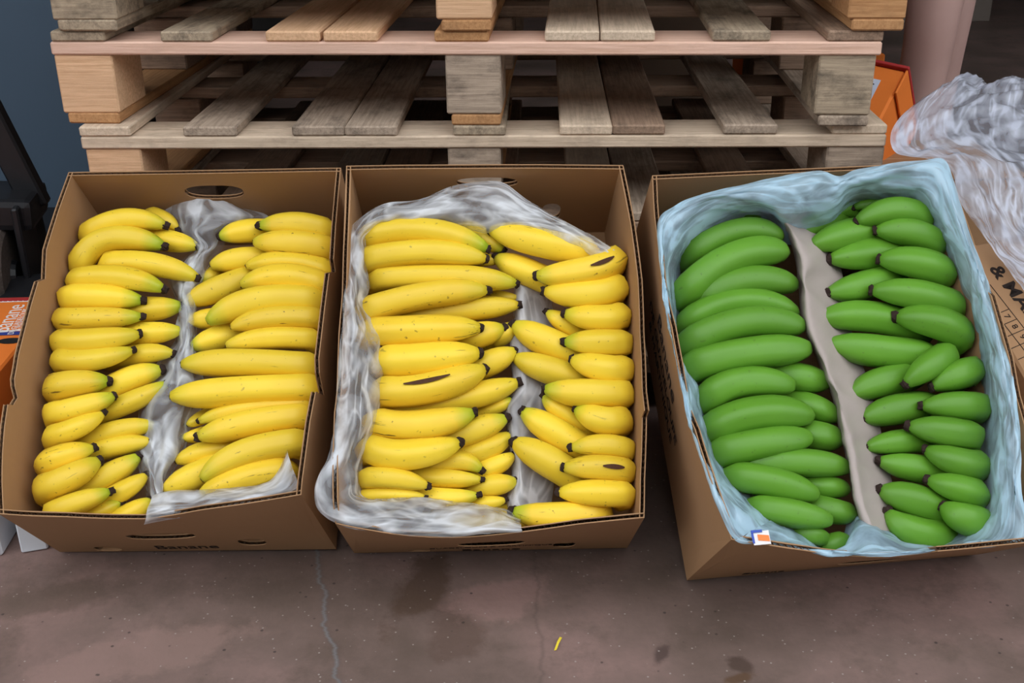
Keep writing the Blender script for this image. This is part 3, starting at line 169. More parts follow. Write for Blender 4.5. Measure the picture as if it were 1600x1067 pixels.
FILMS={'ring3': [[[-0.1967,-0.0082,0.2176],[-0.1918,-0.0069,0.2236],[-0.1815,-0.0019,0.2196],[-0.1676,0.0052,0.2096],[-0.1522,0.0136,0.1956],[-0.133,0.0249,0.1706],[-0.1168,0.0349,0.1456],[-0.0935,0.0486,0.1156]],[[-0.2089,0.0295,0.2176],[-0.2051,0.029,0.2236],[-0.1962,0.0319,0.2196],[-0.1842,0.0367,0.2096],[-0.1707,0.0428,0.1956],[-0.1536,0.0521,0.1706],[-0.139,0.0608,0.1456],[-0.1183,0.072,0.1156]],[[-0.2144,0.0635,0.2176],[-0.2125,0.0618,0.2236],[-0.2063,0.0633,0.2196],[-0.1975,0.0667,0.2096],[-0.1873,0.0714,0.1956],[-0.1737,0.0796,0.1706],[-0.1617,0.0877,0.1456],[-0.1452,0.0975,0.1156]],[[-0.2195,0.0931,0.2176],[-0.2186,0.0918,0.2236],[-0.2138,0.0941,0.2196],[-0.2067,0.0987,0.2096],[-0.1982,0.1046,0.1956],[-0.1863,0.1144,0.1706],[-0.1756,0.1237,0.1456],[-0.1613,0.1354,0.1156]],[[-0.2241,0.1283,0.2176],[-0.2232,0.1259,0.2236],[-0.2185,0.1271,0.2196],[-0.2114,0.1304,0.2096],[-0.203,0.1352,0.1956],[-0.1913,0.1441,0.1706],[-0.1808,0.153,0.1456],[-0.1666,0.1637,0.1156]],[[-0.2261,0.157,0.2176],[-0.2248,0.1551,0.2236],[-0.2196,0.1572,0.2196],[-0.2119,0.1617,0.2096],[-0.203,0.1678,0.1956],[-0.1907,0.1782,0.1706],[-0.1798,0.1885,0.1456],[-0.165,0.201,0.1156]],[[-0.2271,0.2013,0.2176],[-0.2259,0.1968,0.2236],[-0.2207,0.196,0.2196],[-0.213,0.1974,0.2096],[-0.2041,0.2003,0.1956],[-0.1919,0.2079,0.1706],[-0.181,0.2164,0.1456],[-0.1663,0.2254,0.1156]],[[-0.2267,0.258,0.2176],[-0.2272,0.2511,0.2236],[-0.2244,0.2476,0.2196],[-0.2195,0.2461,0.2096],[-0.2134,0.2462,0.1956],[-0.2041,0.2515,0.1706],[-0.1954,0.2585,0.1456],[-0.1842,0.2647,0.1156]],[[-0.227,0.3103,0.2176],[-0.2264,0.3056,0.2236],[-0.2222,0.3054,0.2196],[-0.2156,0.308,0.2096],[-0.2079,0.3126,0.1956],[-0.1968,0.3227,0.1706],[-0.1868,0.3336,0.1456],[-0.1734,0.3457,0.1156]],[[-0.2235,0.3666,0.2176],[-0.2224,0.3608,0.2236],[-0.2175,0.3598,0.2196],[-0.2101,0.3616,0.2096],[-0.2014,0.3656,0.1956],[-0.1894,0.3756,0.1706],[-0.1786,0.3867,0.1456],[-0.1642,0.3986,0.1156]],[[-0.2147,0.419,0.2176],[-0.2103,0.4107,0.2236],[-0.2009,0.4068,0.2196],[-0.1882,0.4055,0.2096],[-0.174,0.4064,0.1956],[-0.1565,0.4138,0.1706],[-0.1416,0.4232,0.1456],[-0.1203,0.432,0.1156]],[[-0.1881,0.4418,0.2176],[-0.1823,0.434,0.2236],[-0.1706,0.4309,0.2196],[-0.1553,0.4307,0.2096],[-0.1384,0.4328,0.1956],[-0.1177,0.4415,0.1706],[-0.1004,0.4521,0.1456],[-0.0753,0.4625,0.1156]],[[-0.1527,0.4557,0.2176],[-0.148,0.4474,0.2236],[-0.1375,0.4439,0.2196],[-0.1233,0.4431,0.2096],[-0.1075,0.4447,0.1956],[-0.0877,0.453,0.1706],[-0.0709,0.4634,0.1456],[-0.0469,0.4733,0.1156]],[[-0.1034,0.4655,0.2176],[-0.1012,0.4551,0.2236],[-0.0935,0.4489,0.2196],[-0.0824,0.4451,0.2096],[-0.0697,0.4436,0.1956],[-0.0525,0.449,0.1706],[-0.0374,0.4572,0.1456],[-0.0167,0.4635,0.1156]],[[-0.0335,0.4779,0.2176],[-0.0387,0.4628,0.2236],[-0.0401,0.4504,0.2196],[-0.0394,0.4396,0.2096],[-0.037,0.431,0.1956],[-0.0296,0.4294,0.1706],[-0.0213,0.4326,0.1456],[-0.0125,0.4307,0.1156]],[[0.0181,0.4845,0.2176],[0.0116,0.469,0.2236],[0.009,0.4562,0.2196],[0.0085,0.4448,0.2096],[0.0099,0.4358,0.1956],[0.0166,0.4338,0.1706],[0.0248,0.4368,0.1456],[0.0328,0.4344,0.1156]],[[0.0425,0.4743,0.2176],[0.0369,0.4621,0.2236],[0.0356,0.4534,0.2196],[0.0367,0.4469,0.2096],[0.0398,0.4426,0.1956],[0.0484,0.4453,0.1706],[0.0581,0.4517,0.1456],[0.0685,0.4548,0.1156]],[[0.068,0.483,0.2176],[0.0627,0.472,0.2236],[0.0619,0.4651,0.2196],[0.0639,0.4606,0.2096],[0.0679,0.4584,0.1956],[0.0776,0.4633,0.1706],[0.0883,0.4713,0.1456],[0.0999,0.4771,0.1156]],[[0.1224,0.4918,0.2176],[0.1143,0.4797,0.2236],[0.1103,0.4715,0.2196],[0.1087,0.4655,0.2096],[0.1093,0.4619,0.1956],[0.1161,0.4654,0.1706],[0.1249,0.4724,0.1456],[0.133,0.4765,0.1156]],[[0.1649,0.4929,0.2176],[0.1561,0.48,0.2236],[0.1516,0.4708,0.2196],[0.1497,0.4636,0.2096],[0.15,0.4587,0.1956],[0.1569,0.461,0.1706],[0.166,0.4672,0.1456],[0.1743,0.4699,0.1156]],[[0.1993,0.4894,0.2176],[0.188,0.4748,0.2236],[0.1804,0.4632,0.2196],[0.1751,0.4533,0.2096],[0.1721,0.4458,0.1956],[0.176,0.4453,0.1706],[0.1831,0.4495,0.1456],[0.1878,0.4489,0.1156]],[[0.2004,0.4256,0.2176],[0.1897,0.4163,0.2236],[0.183,0.4112,0.2196],[0.1786,0.4085,0.2096],[0.1765,0.408,0.1956],[0.1813,0.4141,0.1706],[0.1891,0.4226,0.1456],[0.1947,0.4298,0.1156]],[[0.2021,0.3452,0.2176],[0.1927,0.3416,0.2236],[0.1878,0.3432,0.2196],[0.1855,0.348,0.2096],[0.1854,0.355,0.1956],[0.1923,0.3679,0.1706],[0.2015,0.381,0.1456],[0.2095,0.3965,0.1156]],[[0.2034,0.3022,0.2176],[0.194,0.2981,0.2236],[0.1891,0.2987,0.2196],[0.1867,0.3022,0.2096],[0.1867,0.3076,0.1956],[0.1935,0.3185,0.1706],[0.2028,0.3299,0.1456],[0.2109,0.3431,0.1156]],[[0.2044,0.2654,0.2176],[0.1947,0.2583,0.2236],[0.1894,0.2544,0.2196],[0.1867,0.2525,0.2096],[0.1862,0.2524,0.1956],[0.1927,0.2574,0.1706],[0.2018,0.2643,0.1456],[0.2094,0.2702,0.1156]],[[0.201,0.2065,0.2176],[0.1913,0.2001,0.2236],[0.1859,0.1966,0.2196],[0.183,0.1949,0.2096],[0.1825,0.1948,0.1956],[0.1888,0.1994,0.1706],[0.1977,0.2056,0.1456],[0.2051,0.211,0.1156]],[[0.1927,0.1413,0.2176],[0.1826,0.1357,0.2236],[0.1767,0.1327,0.2196],[0.1731,0.1312,0.2096],[0.1718,0.1311,0.1956],[0.1773,0.1351,0.1706],[0.1855,0.1406,0.1456],[0.192,0.1454,0.1156]],[[0.1771,0.0751,0.2176],[0.1665,0.0704,0.2236],[0.1597,0.068,0.2196],[0.1551,0.0669,0.2096],[0.1527,0.067,0.1956],[0.157,0.0706,0.1706],[0.1642,0.0755,0.1456],[0.1692,0.0798,0.1156]],[[0.162,0.0195,0.2176],[0.1517,0.016,0.2236],[0.1451,0.0146,0.2196],[0.1406,0.0146,0.2096],[0.1383,0.0156,0.1956],[0.1424,0.0197,0.1706],[0.1495,0.0246,0.1456],[0.1544,0.0294,0.1156]],[[0.1488,-0.0372,0.2176],[0.1364,-0.0363,0.2236],[0.127,-0.0324,0.2196],[0.1192,-0.0266,0.2096],[0.1133,-0.0197,0.1956],[0.1137,-0.0101,0.1706],[0.118,-0.0016,0.1456],[0.1182,0.01,0.1156]],[[0.0991,-0.038,0.2176],[0.0884,-0.0386,0.2236],[0.0807,-0.0365,0.2196],[0.0747,-0.0328,0.2096],[0.0705,-0.0281,0.1956],[0.0723,-0.0209,0.1706],[0.0773,-0.014,0.1456],[0.0792,-0.0052,0.1156]],[[0.0566,-0.0398,0.2176],[0.0479,-0.04,0.2236],[0.0425,-0.0373,0.2196],[0.0389,-0.033,0.2096],[0.0372,-0.0277,0.1956],[0.041,-0.0198,0.1706],[0.0473,-0.0124,0.1456],[0.0517,-0.0029,0.1156]],[[0.0109,-0.0431,0.2176],[0.0054,-0.0414,0.2236],[0.0038,-0.0362,0.2196],[0.0045,-0.029,0.2096],[0.007,-0.0206,0.1956],[0.0147,-0.0097,0.1706],[0.0236,-0.0001,0.1456],[0.0327,0.0132,0.1156]],[[-0.0313,-0.0424,0.2176],[-0.0359,-0.0375,0.2236],[-0.0366,-0.0283,0.2196],[-0.0351,-0.0161,0.2096],[-0.0318,-0.0028,0.1956],[-0.0237,0.0134,0.1706],[-0.0148,0.0268,0.1456],[-0.0052,0.0464,0.1156]],[[-0.0724,-0.0357,0.2176],[-0.0751,-0.0355,0.2236],[-0.0737,-0.0325,0.2196],[-0.0698,-0.0276,0.2096],[-0.0643,-0.0217,0.1956],[-0.0542,-0.0132,0.1706],[-0.0441,-0.0054,0.1456],[-0.032,0.0049,0.1156]],[[-0.1153,-0.0273,0.2176],[-0.1149,-0.0284,0.2236],[-0.1097,-0.027,0.2196],[-0.1017,-0.0241,0.2096],[-0.092,-0.0201,0.1956],[-0.0781,-0.0135,0.1706],[-0.0653,-0.0071,0.1456],[-0.0485,0.0009,0.1156]],[[-0.1643,-0.0168,0.2176],[-0.1608,-0.0163,0.2236],[-0.1521,-0.0126,0.2196],[-0.14,-0.007,0.2096],[-0.1262,-0.0002,0.1956],[-0.1086,0.0094,0.1706],[-0.0933,0.0181,0.1456],[-0.0719,0.0297,0.1156]]],'rear2': [[[0.1746,0.3645,0.1807],[0.1708,0.3621,0.1827],[0.1658,0.3593,0.1847],[0.1604,0.3572,0.1847],[0.1554,0.3571,0.1807],[0.1514,0.3608,0.1687],[0.1509,0.3686,0.1507]],[[0.1372,0.3901,0.1807],[0.1324,0.3872,0.1827],[0.1261,0.3836,0.1847],[0.119,0.3806,0.1847],[0.1123,0.3796,0.1807],[0.1064,0.3827,0.1687],[0.1046,0.3903,0.1507]],[[0.0932,0.4182,0.1807],[0.0886,0.414,0.1827],[0.0827,0.4088,0.1847],[0.0759,0.404,0.1847],[0.0694,0.4013,0.1807],[0.0635,0.4028,0.1687],[0.0613,0.4099,0.1507]],[[0.0572,0.444,0.1807],[0.0533,0.4364,0.1827],[0.0481,0.4265,0.1847],[0.0423,0.4165,0.1847],[0.0366,0.4086,0.1807],[0.0313,0.4053,0.1687],[0.0291,0.4101,0.1507]],[[0.0269,0.4701,0.1807],[0.0239,0.4586,0.1827],[0.02,0.4437,0.1847],[0.0155,0.4279,0.1847],[0.0111,0.4144,0.1807],[0.0069,0.4057,0.1687],[0.0049,0.408,0.1507]],[[0.0024,0.4734,0.1807],[-0.001,0.4623,0.1827],[-0.0055,0.448,0.1847],[-0.0107,0.4329,0.1847],[-0.0159,0.42,0.1807],[-0.021,0.412,0.1687],[-0.0236,0.4147,0.1507]],[[-0.0444,0.4658,0.1807],[-0.0466,0.4565,0.1827],[-0.0495,0.4445,0.1847],[-0.0529,0.4322,0.1847],[-0.0565,0.422,0.1807],[-0.0603,0.4165,0.1687],[-0.0626,0.4204,0.1507]],[[-0.0872,0.4469,0.1807],[-0.0894,0.4408,0.1827],[-0.0923,0.4331,0.1847],[-0.0958,0.4255,0.1847],[-0.0996,0.4201,0.1807],[-0.1039,0.4191,0.1687],[-0.1069,0.4252,0.1507]],[[-0.1362,0.4396,0.1807],[-0.1368,0.4344,0.1827],[-0.1377,0.4279,0.1847],[-0.139,0.4216,0.1847],[-0.1407,0.4175,0.1807],[-0.1431,0.4178,0.1687],[-0.1456,0.4244,0.1507]],[[-0.1663,0.4197,0.1807],[-0.1658,0.4136,0.1827],[-0.1652,0.4057,0.1847],[-0.1648,0.398,0.1847],[-0.1649,0.3923,0.1807],[-0.166,0.3909,0.1687],[-0.168,0.3965,0.1507]],[[-0.1842,0.3925,0.1877],[-0.1808,0.3844,0.1912],[-0.1768,0.3754,0.1922],[-0.1727,0.3668,0.1902],[-0.1691,0.3601,0.1842],[-0.1666,0.3576,0.1702],[-0.1671,0.3627,0.1507]],[[-0.1885,0.3329,0.1947],[-0.1835,0.3273,0.1997],[-0.1779,0.323,0.1997],[-0.1719,0.3199,0.1957],[-0.1664,0.3185,0.1877],[-0.1621,0.321,0.1717],[-0.1617,0.3283,0.1507]],[[-0.1851,0.2881,0.2017],[-0.1812,0.2839,0.2082],[-0.1773,0.2825,0.2072],[-0.1735,0.2829,0.2012],[-0.1701,0.2851,0.1912],[-0.1679,0.2908,0.1732],[-0.1686,0.2996,0.1507]],[[-0.1845,0.254,0.2087],[-0.1774,0.2485,0.2167],[-0.1696,0.2466,0.2147],[-0.1614,0.2467,0.2067],[-0.1535,0.2484,0.1947],[-0.1467,0.2534,0.1747],[-0.1451,0.2617,0.1507]],[[-0.1869,0.2231,0.2087],[-0.1791,0.2185,0.2167],[-0.1704,0.2174,0.2147],[-0.1612,0.2184,0.2067],[-0.1522,0.2209,0.1947],[-0.1444,0.2265,0.1747],[-0.1423,0.2348,0.1507]],[[-0.188,0.1797,0.2087],[-0.1797,0.1767,0.2167],[-0.1704,0.1773,0.2147],[-0.1603,0.18,0.2067],[-0.1506,0.1841,0.1947],[-0.142,0.1912,0.1747],[-0.1395,0.1997,0.1507]],[[-0.1881,0.1377,0.2087],[-0.1802,0.1343,0.2167],[-0.1714,0.1339,0.2147],[-0.162,0.1354,0.2067],[-0.153,0.1382,0.1947],[-0.145,0.1437,0.1747],[-0.1429,0.151,0.1507]],[[-0.1907,0.1045,0.2087],[-0.1837,0.1019,0.2167],[-0.1761,0.1024,0.2147],[-0.1681,0.1047,0.2067],[-0.1605,0.1082,0.1947],[-0.154,0.1141,0.1747],[-0.1527,0.1214,0.1507]],[[-0.1967,0.0762,0.2087],[-0.1897,0.073,0.2167],[-0.1824,0.0723,0.2147],[-0.1746,0.0731,0.2067],[-0.1673,0.075,0.1947],[-0.1612,0.0792,0.1747],[-0.16,0.0853,0.1507]],[[-0.2061,0.0541,0.2087],[-0.198,0.0501,0.2167],[-0.1891,0.0483,0.2147],[-0.1796,0.0476,0.2067],[-0.1706,0.048,0.1947],[-0.1628,0.0506,0.1747],[-0.1609,0.0556,0.1507]],[[-0.2101,0.0325,0.2087],[-0.2011,0.0296,0.2167],[-0.1911,0.029,0.2147],[-0.1803,0.0297,0.2067],[-0.1699,0.0314,0.1947],[-0.1608,0.0351,0.1747],[-0.1582,0.0405,0.1507]],[[-0.2033,0.0091,0.2087],[-0.1928,0.0088,0.2167],[-0.1806,0.0114,0.2147],[-0.1673,0.0157,0.2067],[-0.1543,0.0211,0.1947],[-0.1424,0.0283,0.1747],[-0.1384,0.0353,0.1507]],[[-0.1743,-0.0098,0.2087],[-0.1643,-0.0073,0.2167],[-0.1525,-0.001,0.2147],[-0.1395,0.0075,0.2067],[-0.1267,0.0172,0.1947],[-0.1148,0.0286,0.1747],[-0.1105,0.0376,0.1507]],[[-0.1396,-0.0161,0.2087],[-0.1309,-0.0127,0.2167],[-0.1206,-0.0053,0.2147],[-0.1091,0.0045,0.2067],[-0.0978,0.0154,0.1947],[-0.0872,0.0281,0.1747],[-0.0832,0.0376,0.1507]],[[-0.0975,-0.0215,0.2087],[-0.0897,-0.018,0.2167],[-0.0801,-0.0107,0.2147],[-0.0694,-0.0009,0.2067],[-0.0586,0.0099,0.1947],[-0.0485,0.0225,0.1747],[-0.0442,0.032,0.1507]],[[-0.0513,-0.0239,0.2087],[-0.0458,-0.0206,0.2167],[-0.0388,-0.0135,0.2147],[-0.0309,-0.0041,0.2067],[-0.023,0.0065,0.1947],[-0.0153,0.0187,0.1747],[-0.012,0.0279,0.1507]],[[-0.0052,-0.0214,0.2087],[-0.0016,-0.0194,0.2167],[0.003,-0.014,0.2147],[0.0084,-0.0064,0.2067],[0.0138,0.0021,0.1947],[0.0193,0.0124,0.1747],[0.022,0.0207,0.1507]],[[0.0385,-0.0187,0.2087],[0.0378,-0.0188,0.2167],[0.0371,-0.0162,0.2147],[0.0365,-0.0119,0.2067],[0.0359,-0.0068,0.1947],[0.0356,0.0001,0.1747],[0.0357,0.0067,0.1507]]],'div2': [[[0.0404,0.3646,0.1057],[0.0457,0.3563,0.1247],[0.0513,0.354,0.1307],[0.065,0.3589,0.1227],[0.0799,0.3648,0.1127],[0.0952,0.3716,0.1007]],[[0.037,0.3261,0.1057],[0.0422,0.3177,0.1247],[0.0476,0.315,0.1307],[0.0608,0.3183,0.1227],[0.0753,0.3224,0.1127],[0.0901,0.3274,0.1007]],[[0.036,0.2982,0.1057],[0.0415,0.2902,0.1247],[0.0473,0.2876,0.1307],[0.0615,0.2907,0.1227],[0.0769,0.2946,0.1127],[0.0927,0.2994,0.1007]],[[0.0299,0.2626,0.1057],[0.0364,0.2547,0.1247],[0.043,0.2519,0.1307],[0.0592,0.254,0.1227],[0.0768,0.2567,0.1127],[0.0948,0.2603,0.1007]],[[0.0314,0.232,0.1057],[0.0374,0.2242,0.1247],[0.0436,0.2213,0.1307],[0.0587,0.2228,0.1227],[0.0751,0.2248,0.1127],[0.0919,0.2276,0.1007]],[[0.0332,0.2012,0.1057],[0.0393,0.1942,0.1247],[0.0456,0.1918,0.1307],[0.0608,0.1938,0.1227],[0.0774,0.1965,0.1127],[0.0944,0.1998,0.1007]],[[0.0195,0.1702,0.1057],[0.0267,0.1631,0.1247],[0.034,0.1602,0.1307],[0.0514,0.1608,0.1227],[0.0703,0.1619,0.1127],[0.0896,0.1635,0.1007]],[[0.0241,0.1398,0.1057],[0.0303,0.133,0.1247],[0.0366,0.1302,0.1307],[0.0518,0.1304,0.1227],[0.0683,0.1311,0.1127],[0.0851,0.1323,0.1007]],[[0.0269,0.1114,0.1057],[0.033,0.1051,0.1247],[0.0393,0.1026,0.1307],[0.0544,0.1032,0.1227],[0.0708,0.1042,0.1127],[0.0876,0.1058,0.1007]],[[0.0292,0.0741,0.1057],[0.0347,0.0691,0.1247],[0.0404,0.0675,0.1307],[0.0543,0.0696,0.1227],[0.0694,0.0722,0.1127],[0.0848,0.0754,0.1007]],[[0.0224,0.0411,0.1057],[0.0282,0.0364,0.1247],[0.0342,0.0348,0.1307],[0.0486,0.0365,0.1227],[0.0643,0.0386,0.1127],[0.0803,0.0412,0.1007]],[[0.0332,0.0154,0.1057],[0.0375,0.0113,0.1247],[0.042,0.0102,0.1307],[0.0532,0.0125,0.1227],[0.0654,0.0152,0.1127],[0.0779,0.0185,0.1007]]],'div3': [[[-0.0221,0.4939,0.1156],[-0.0347,0.4672,0.1596],[-0.0333,0.4636,0.1656],[-0.0152,0.4725,0.1516],[0.0104,0.484,0.1336],[0.0367,0.4955,0.1156]],[[-0.0117,0.4694,0.1156],[-0.0244,0.443,0.1596],[-0.0229,0.4392,0.1656],[-0.0044,0.4468,0.1516],[0.022,0.4563,0.1336],[0.0489,0.4659,0.1156]],[[-0.0028,0.4469,0.1156],[-0.0158,0.4202,0.1596],[-0.0143,0.4159,0.1656],[0.0045,0.4212,0.1516],[0.0312,0.4275,0.1336],[0.0584,0.4337,0.1156]],[[-0.0004,0.4069,0.1156],[-0.0134,0.3819,0.1596],[-0.0119,0.378,0.1656],[0.0069,0.3836,0.1516],[0.0337,0.3905,0.1336],[0.061,0.3973,0.1156]],[[-0.005,0.3709,0.1156],[-0.0175,0.3477,0.1596],[-0.0158,0.3443,0.1656],[0.0035,0.3507,0.1516],[0.0311,0.3588,0.1336],[0.0593,0.3669,0.1156]],[[-0.0106,0.3315,0.1156],[-0.0227,0.3095,0.1596],[-0.0207,0.3062,0.1656],[-0.0007,0.3122,0.1516],[0.0278,0.3197,0.1336],[0.057,0.3271,0.1156]],[[-0.0133,0.3031,0.1156],[-0.0255,0.2814,0.1596],[-0.0236,0.2779,0.1656],[-0.0041,0.2825,0.1516],[0.0239,0.2878,0.1336],[0.0524,0.2931,0.1156]],[[-0.0079,0.2691,0.1156],[-0.0207,0.2486,0.1596],[-0.0192,0.2453,0.1656],[-0.0005,0.2495,0.1516],[0.0261,0.2545,0.1336],[0.0532,0.2594,0.1156]],[[-0.0037,0.2401,0.1156],[-0.0167,0.2209,0.1596],[-0.0154,0.2179,0.1656],[0.003,0.2225,0.1516],[0.0291,0.2281,0.1336],[0.0558,0.2337,0.1156]],[[0.0032,0.2023,0.1156],[-0.0107,0.1845,0.1596],[-0.0096,0.1819,0.1656],[0.0077,0.1866,0.1516],[0.0324,0.1924,0.1336],[0.0576,0.1983,0.1156]],[[0.0023,0.166,0.1156],[-0.0114,0.1494,0.1596],[-0.0104,0.1469,0.1656],[0.0071,0.1512,0.1516],[0.0319,0.1566,0.1336],[0.0572,0.1619,0.1156]],[[0.0022,0.129,0.1156],[-0.0117,0.1133,0.1596],[-0.0108,0.1108,0.1656],[0.0064,0.1141,0.1516],[0.0308,0.118,0.1336],[0.0557,0.1219,0.1156]],[[-0.0001,0.092,0.1156],[-0.0139,0.0773,0.1596],[-0.0128,0.0748,0.1656],[0.0045,0.0773,0.1516],[0.0291,0.0801,0.1336],[0.0542,0.0828,0.1156]],[[-0.002,0.0623,0.1156],[-0.0159,0.0485,0.1596],[-0.0151,0.0462,0.1656],[0.0018,0.0484,0.1516],[0.0256,0.0508,0.1336],[0.0499,0.0532,0.1156]],[[0.001,0.0374,0.1156],[-0.0137,0.0241,0.1596],[-0.0134,0.0215,0.1656],[0.002,0.0226,0.1516],[0.0237,0.0235,0.1336],[0.0457,0.0242,0.1156]],[[0.0057,0.0198,0.1156],[-0.0098,0.0069,0.1596],[-0.0099,0.0044,0.1656],[0.0043,0.005,0.1516],[0.024,0.0052,0.1336],[0.0441,0.0053,0.1156]]],'mid1': [[[-0.0682,0.518,0.0977],[-0.0455,0.5016,0.1187],[-0.0204,0.4857,0.1387],[-0.0051,0.4854,0.1367],[0.0139,0.4807,0.1407],[0.0242,0.4916,0.1227],[0.0294,0.5077,0.0977]],[[-0.0981,0.5079,0.0977],[-0.0641,0.4898,0.1187],[-0.0256,0.4717,0.1387],[0.0016,0.4694,0.1367],[0.0335,0.4626,0.1407],[0.0559,0.4712,0.1227],[0.0712,0.4853,0.0977]],[[-0.0929,0.4799,0.0977],[-0.0616,0.4645,0.1187],[-0.0265,0.4497,0.1387],[-0.0022,0.4499,0.1367],[0.0266,0.4459,0.1407],[0.0461,0.4569,0.1227],[0.059,0.4728,0.0977]],[[-0.0743,0.4598,0.0977],[-0.0527,0.4455,0.1187],[-0.029,0.4319,0.1387],[-0.015,0.433,0.1367],[0.0026,0.43,0.1407],[0.0113,0.4417,0.1227],[0.0153,0.458,0.0977]],[[-0.0413,0.4306,0.0977],[-0.0262,0.4176,0.1187],[-0.0101,0.4052,0.1387],[-0.0025,0.407,0.1367],[0.0079,0.4049,0.1407],[0.0102,0.4171,0.1227],[0.0088,0.4337,0.0977]],[[-0.05,0.4122,0.0977],[-0.0352,0.3988,0.1187],[-0.0195,0.3861,0.1387],[-0.0125,0.3872,0.1367],[-0.0026,0.3845,0.1407],[-0.001,0.3957,0.1227],[-0.003,0.4114,0.0977]],[[-0.0658,0.384,0.0977],[-0.0495,0.371,0.1187],[-0.032,0.3586,0.1387],[-0.0236,0.3596,0.1367],[-0.0121,0.357,0.1407],[-0.0092,0.3679,0.1227],[-0.0103,0.383,0.0977]],[[-0.0538,0.3541,0.0977],[-0.0419,0.3426,0.1187],[-0.0295,0.3318,0.1387],[-0.0257,0.334,0.1367],[-0.0192,0.3326,0.1407],[-0.021,0.3443,0.1227],[-0.026,0.3599,0.0977]],[[-0.042,0.3247,0.0977],[-0.0309,0.3127,0.1187],[-0.0193,0.3012,0.1387],[-0.0161,0.3023,0.1367],[-0.0103,0.2999,0.1407],[-0.0126,0.3101,0.1227],[-0.018,0.3243,0.0977]],[[-0.0398,0.2779,0.0977],[-0.028,0.2666,0.1187],[-0.0158,0.2558,0.1387],[-0.0119,0.2568,0.1367],[-0.0055,0.2545,0.1407],[-0.007,0.2641,0.1227],[-0.0118,0.2775,0.0977]],[[-0.0555,0.2538,0.0977],[-0.0401,0.2409,0.1187],[-0.0236,0.2283,0.1387],[-0.0159,0.2272,0.1367],[-0.0054,0.2229,0.1407],[-0.0032,0.23,0.1227],[-0.0048,0.2411,0.0977]],[[-0.0642,0.2335,0.0977],[-0.0456,0.2197,0.1187],[-0.0254,0.2058,0.1387],[-0.0145,0.2034,0.1367],[-0.0004,0.1976,0.1407],[0.0052,0.203,0.1227],[0.0064,0.2125,0.0977]],[[-0.0708,0.1993,0.0977],[-0.0508,0.1873,0.1187],[-0.029,0.1754,0.1387],[-0.0166,0.1742,0.1367],[-0.0009,0.17,0.1407],[0.0061,0.1765,0.1227],[0.0085,0.1866,0.0977]],[[-0.0761,0.1715,0.0977],[-0.0553,0.1611,0.1187],[-0.0326,0.151,0.1387],[-0.0195,0.1512,0.1367],[-0.0029,0.1485,0.1407],[0.0048,0.1561,0.1227],[0.0079,0.1669,0.0977]],[[-0.0742,0.1493,0.0977],[-0.0554,0.1379,0.1187],[-0.035,0.1266,0.1387],[-0.024,0.1253,0.1367],[-0.0098,0.1211,0.1407],[-0.0042,0.1269,0.1227],[-0.0031,0.136,0.0977]],[[-0.0772,0.1164,0.0977],[-0.0582,0.1055,0.1187],[-0.0375,0.0947,0.1387],[-0.0263,0.0934,0.1367],[-0.0118,0.0894,0.1407],[-0.006,0.0948,0.1227],[-0.0048,0.1034,0.0977]],[[-0.0615,0.0799,0.0977],[-0.0472,0.0703,0.1187],[-0.0321,0.0609,0.1387],[-0.0258,0.0604,0.1367],[-0.0166,0.0574,0.1407],[-0.0159,0.0631,0.1227],[-0.0188,0.0718,0.0977]],[[-0.0474,0.0446,0.0977],[-0.0356,0.0372,0.1187],[-0.0234,0.0302,0.1387],[-0.0195,0.0314,0.1367],[-0.0131,0.0304,0.1407],[-0.0148,0.0376,0.1227],[-0.0197,0.0474,0.0977]],[[-0.0424,0.0218,0.0977],[-0.0306,0.0142,0.1187],[-0.0184,0.007,0.1387],[-0.0145,0.0077,0.1367],[-0.008,0.0062,0.1407],[-0.0096,0.0126,0.1227],[-0.0144,0.0214,0.0977]]],'front1': [[[-0.0145,-0.0239,0.1827],[-0.0089,-0.0205,0.1947],[-0.0062,-0.0144,0.1987],[-0.0076,-0.0025,0.1907],[-0.0097,0.0104,0.1807],[-0.0173,0.0227,0.1577]],[[0.0167,-0.0184,0.1827],[0.0192,-0.0153,0.1947],[0.0189,-0.0093,0.1987],[0.0143,0.0025,0.1907],[0.0088,0.0152,0.1807],[0.0001,0.0276,0.1577]],[[0.0593,-0.0119,0.1827],[0.0618,-0.0098,0.1947],[0.0618,-0.0049,0.1987],[0.0579,0.0057,0.1907],[0.0534,0.0172,0.1807],[0.0456,0.0291,0.1577]],[[0.1061,-0.0036,0.1827],[0.1077,-0.003,0.1947],[0.107,0.0005,0.1987],[0.1028,0.0094,0.1907],[0.0979,0.0192,0.1807],[0.0906,0.0304,0.1577]],[[0.1395,0.0025,0.1827],[0.141,0.0033,0.1947],[0.1405,0.007,0.1987],[0.1367,0.0163,0.1907],[0.1323,0.0264,0.1807],[0.1258,0.0378,0.1577]],[[0.1628,0.005,0.1827],[0.1624,0.0093,0.1947],[0.1602,0.0166,0.1987],[0.1545,0.0302,0.1907],[0.1482,0.0449,0.1807],[0.1411,0.0584,0.1577]],[[0.1772,0.009,0.1827],[0.1752,0.0175,0.1947],[0.1714,0.029,0.1987],[0.1639,0.0479,0.1907],[0.1558,0.0681,0.1807],[0.1481,0.0842,0.1577]]]}
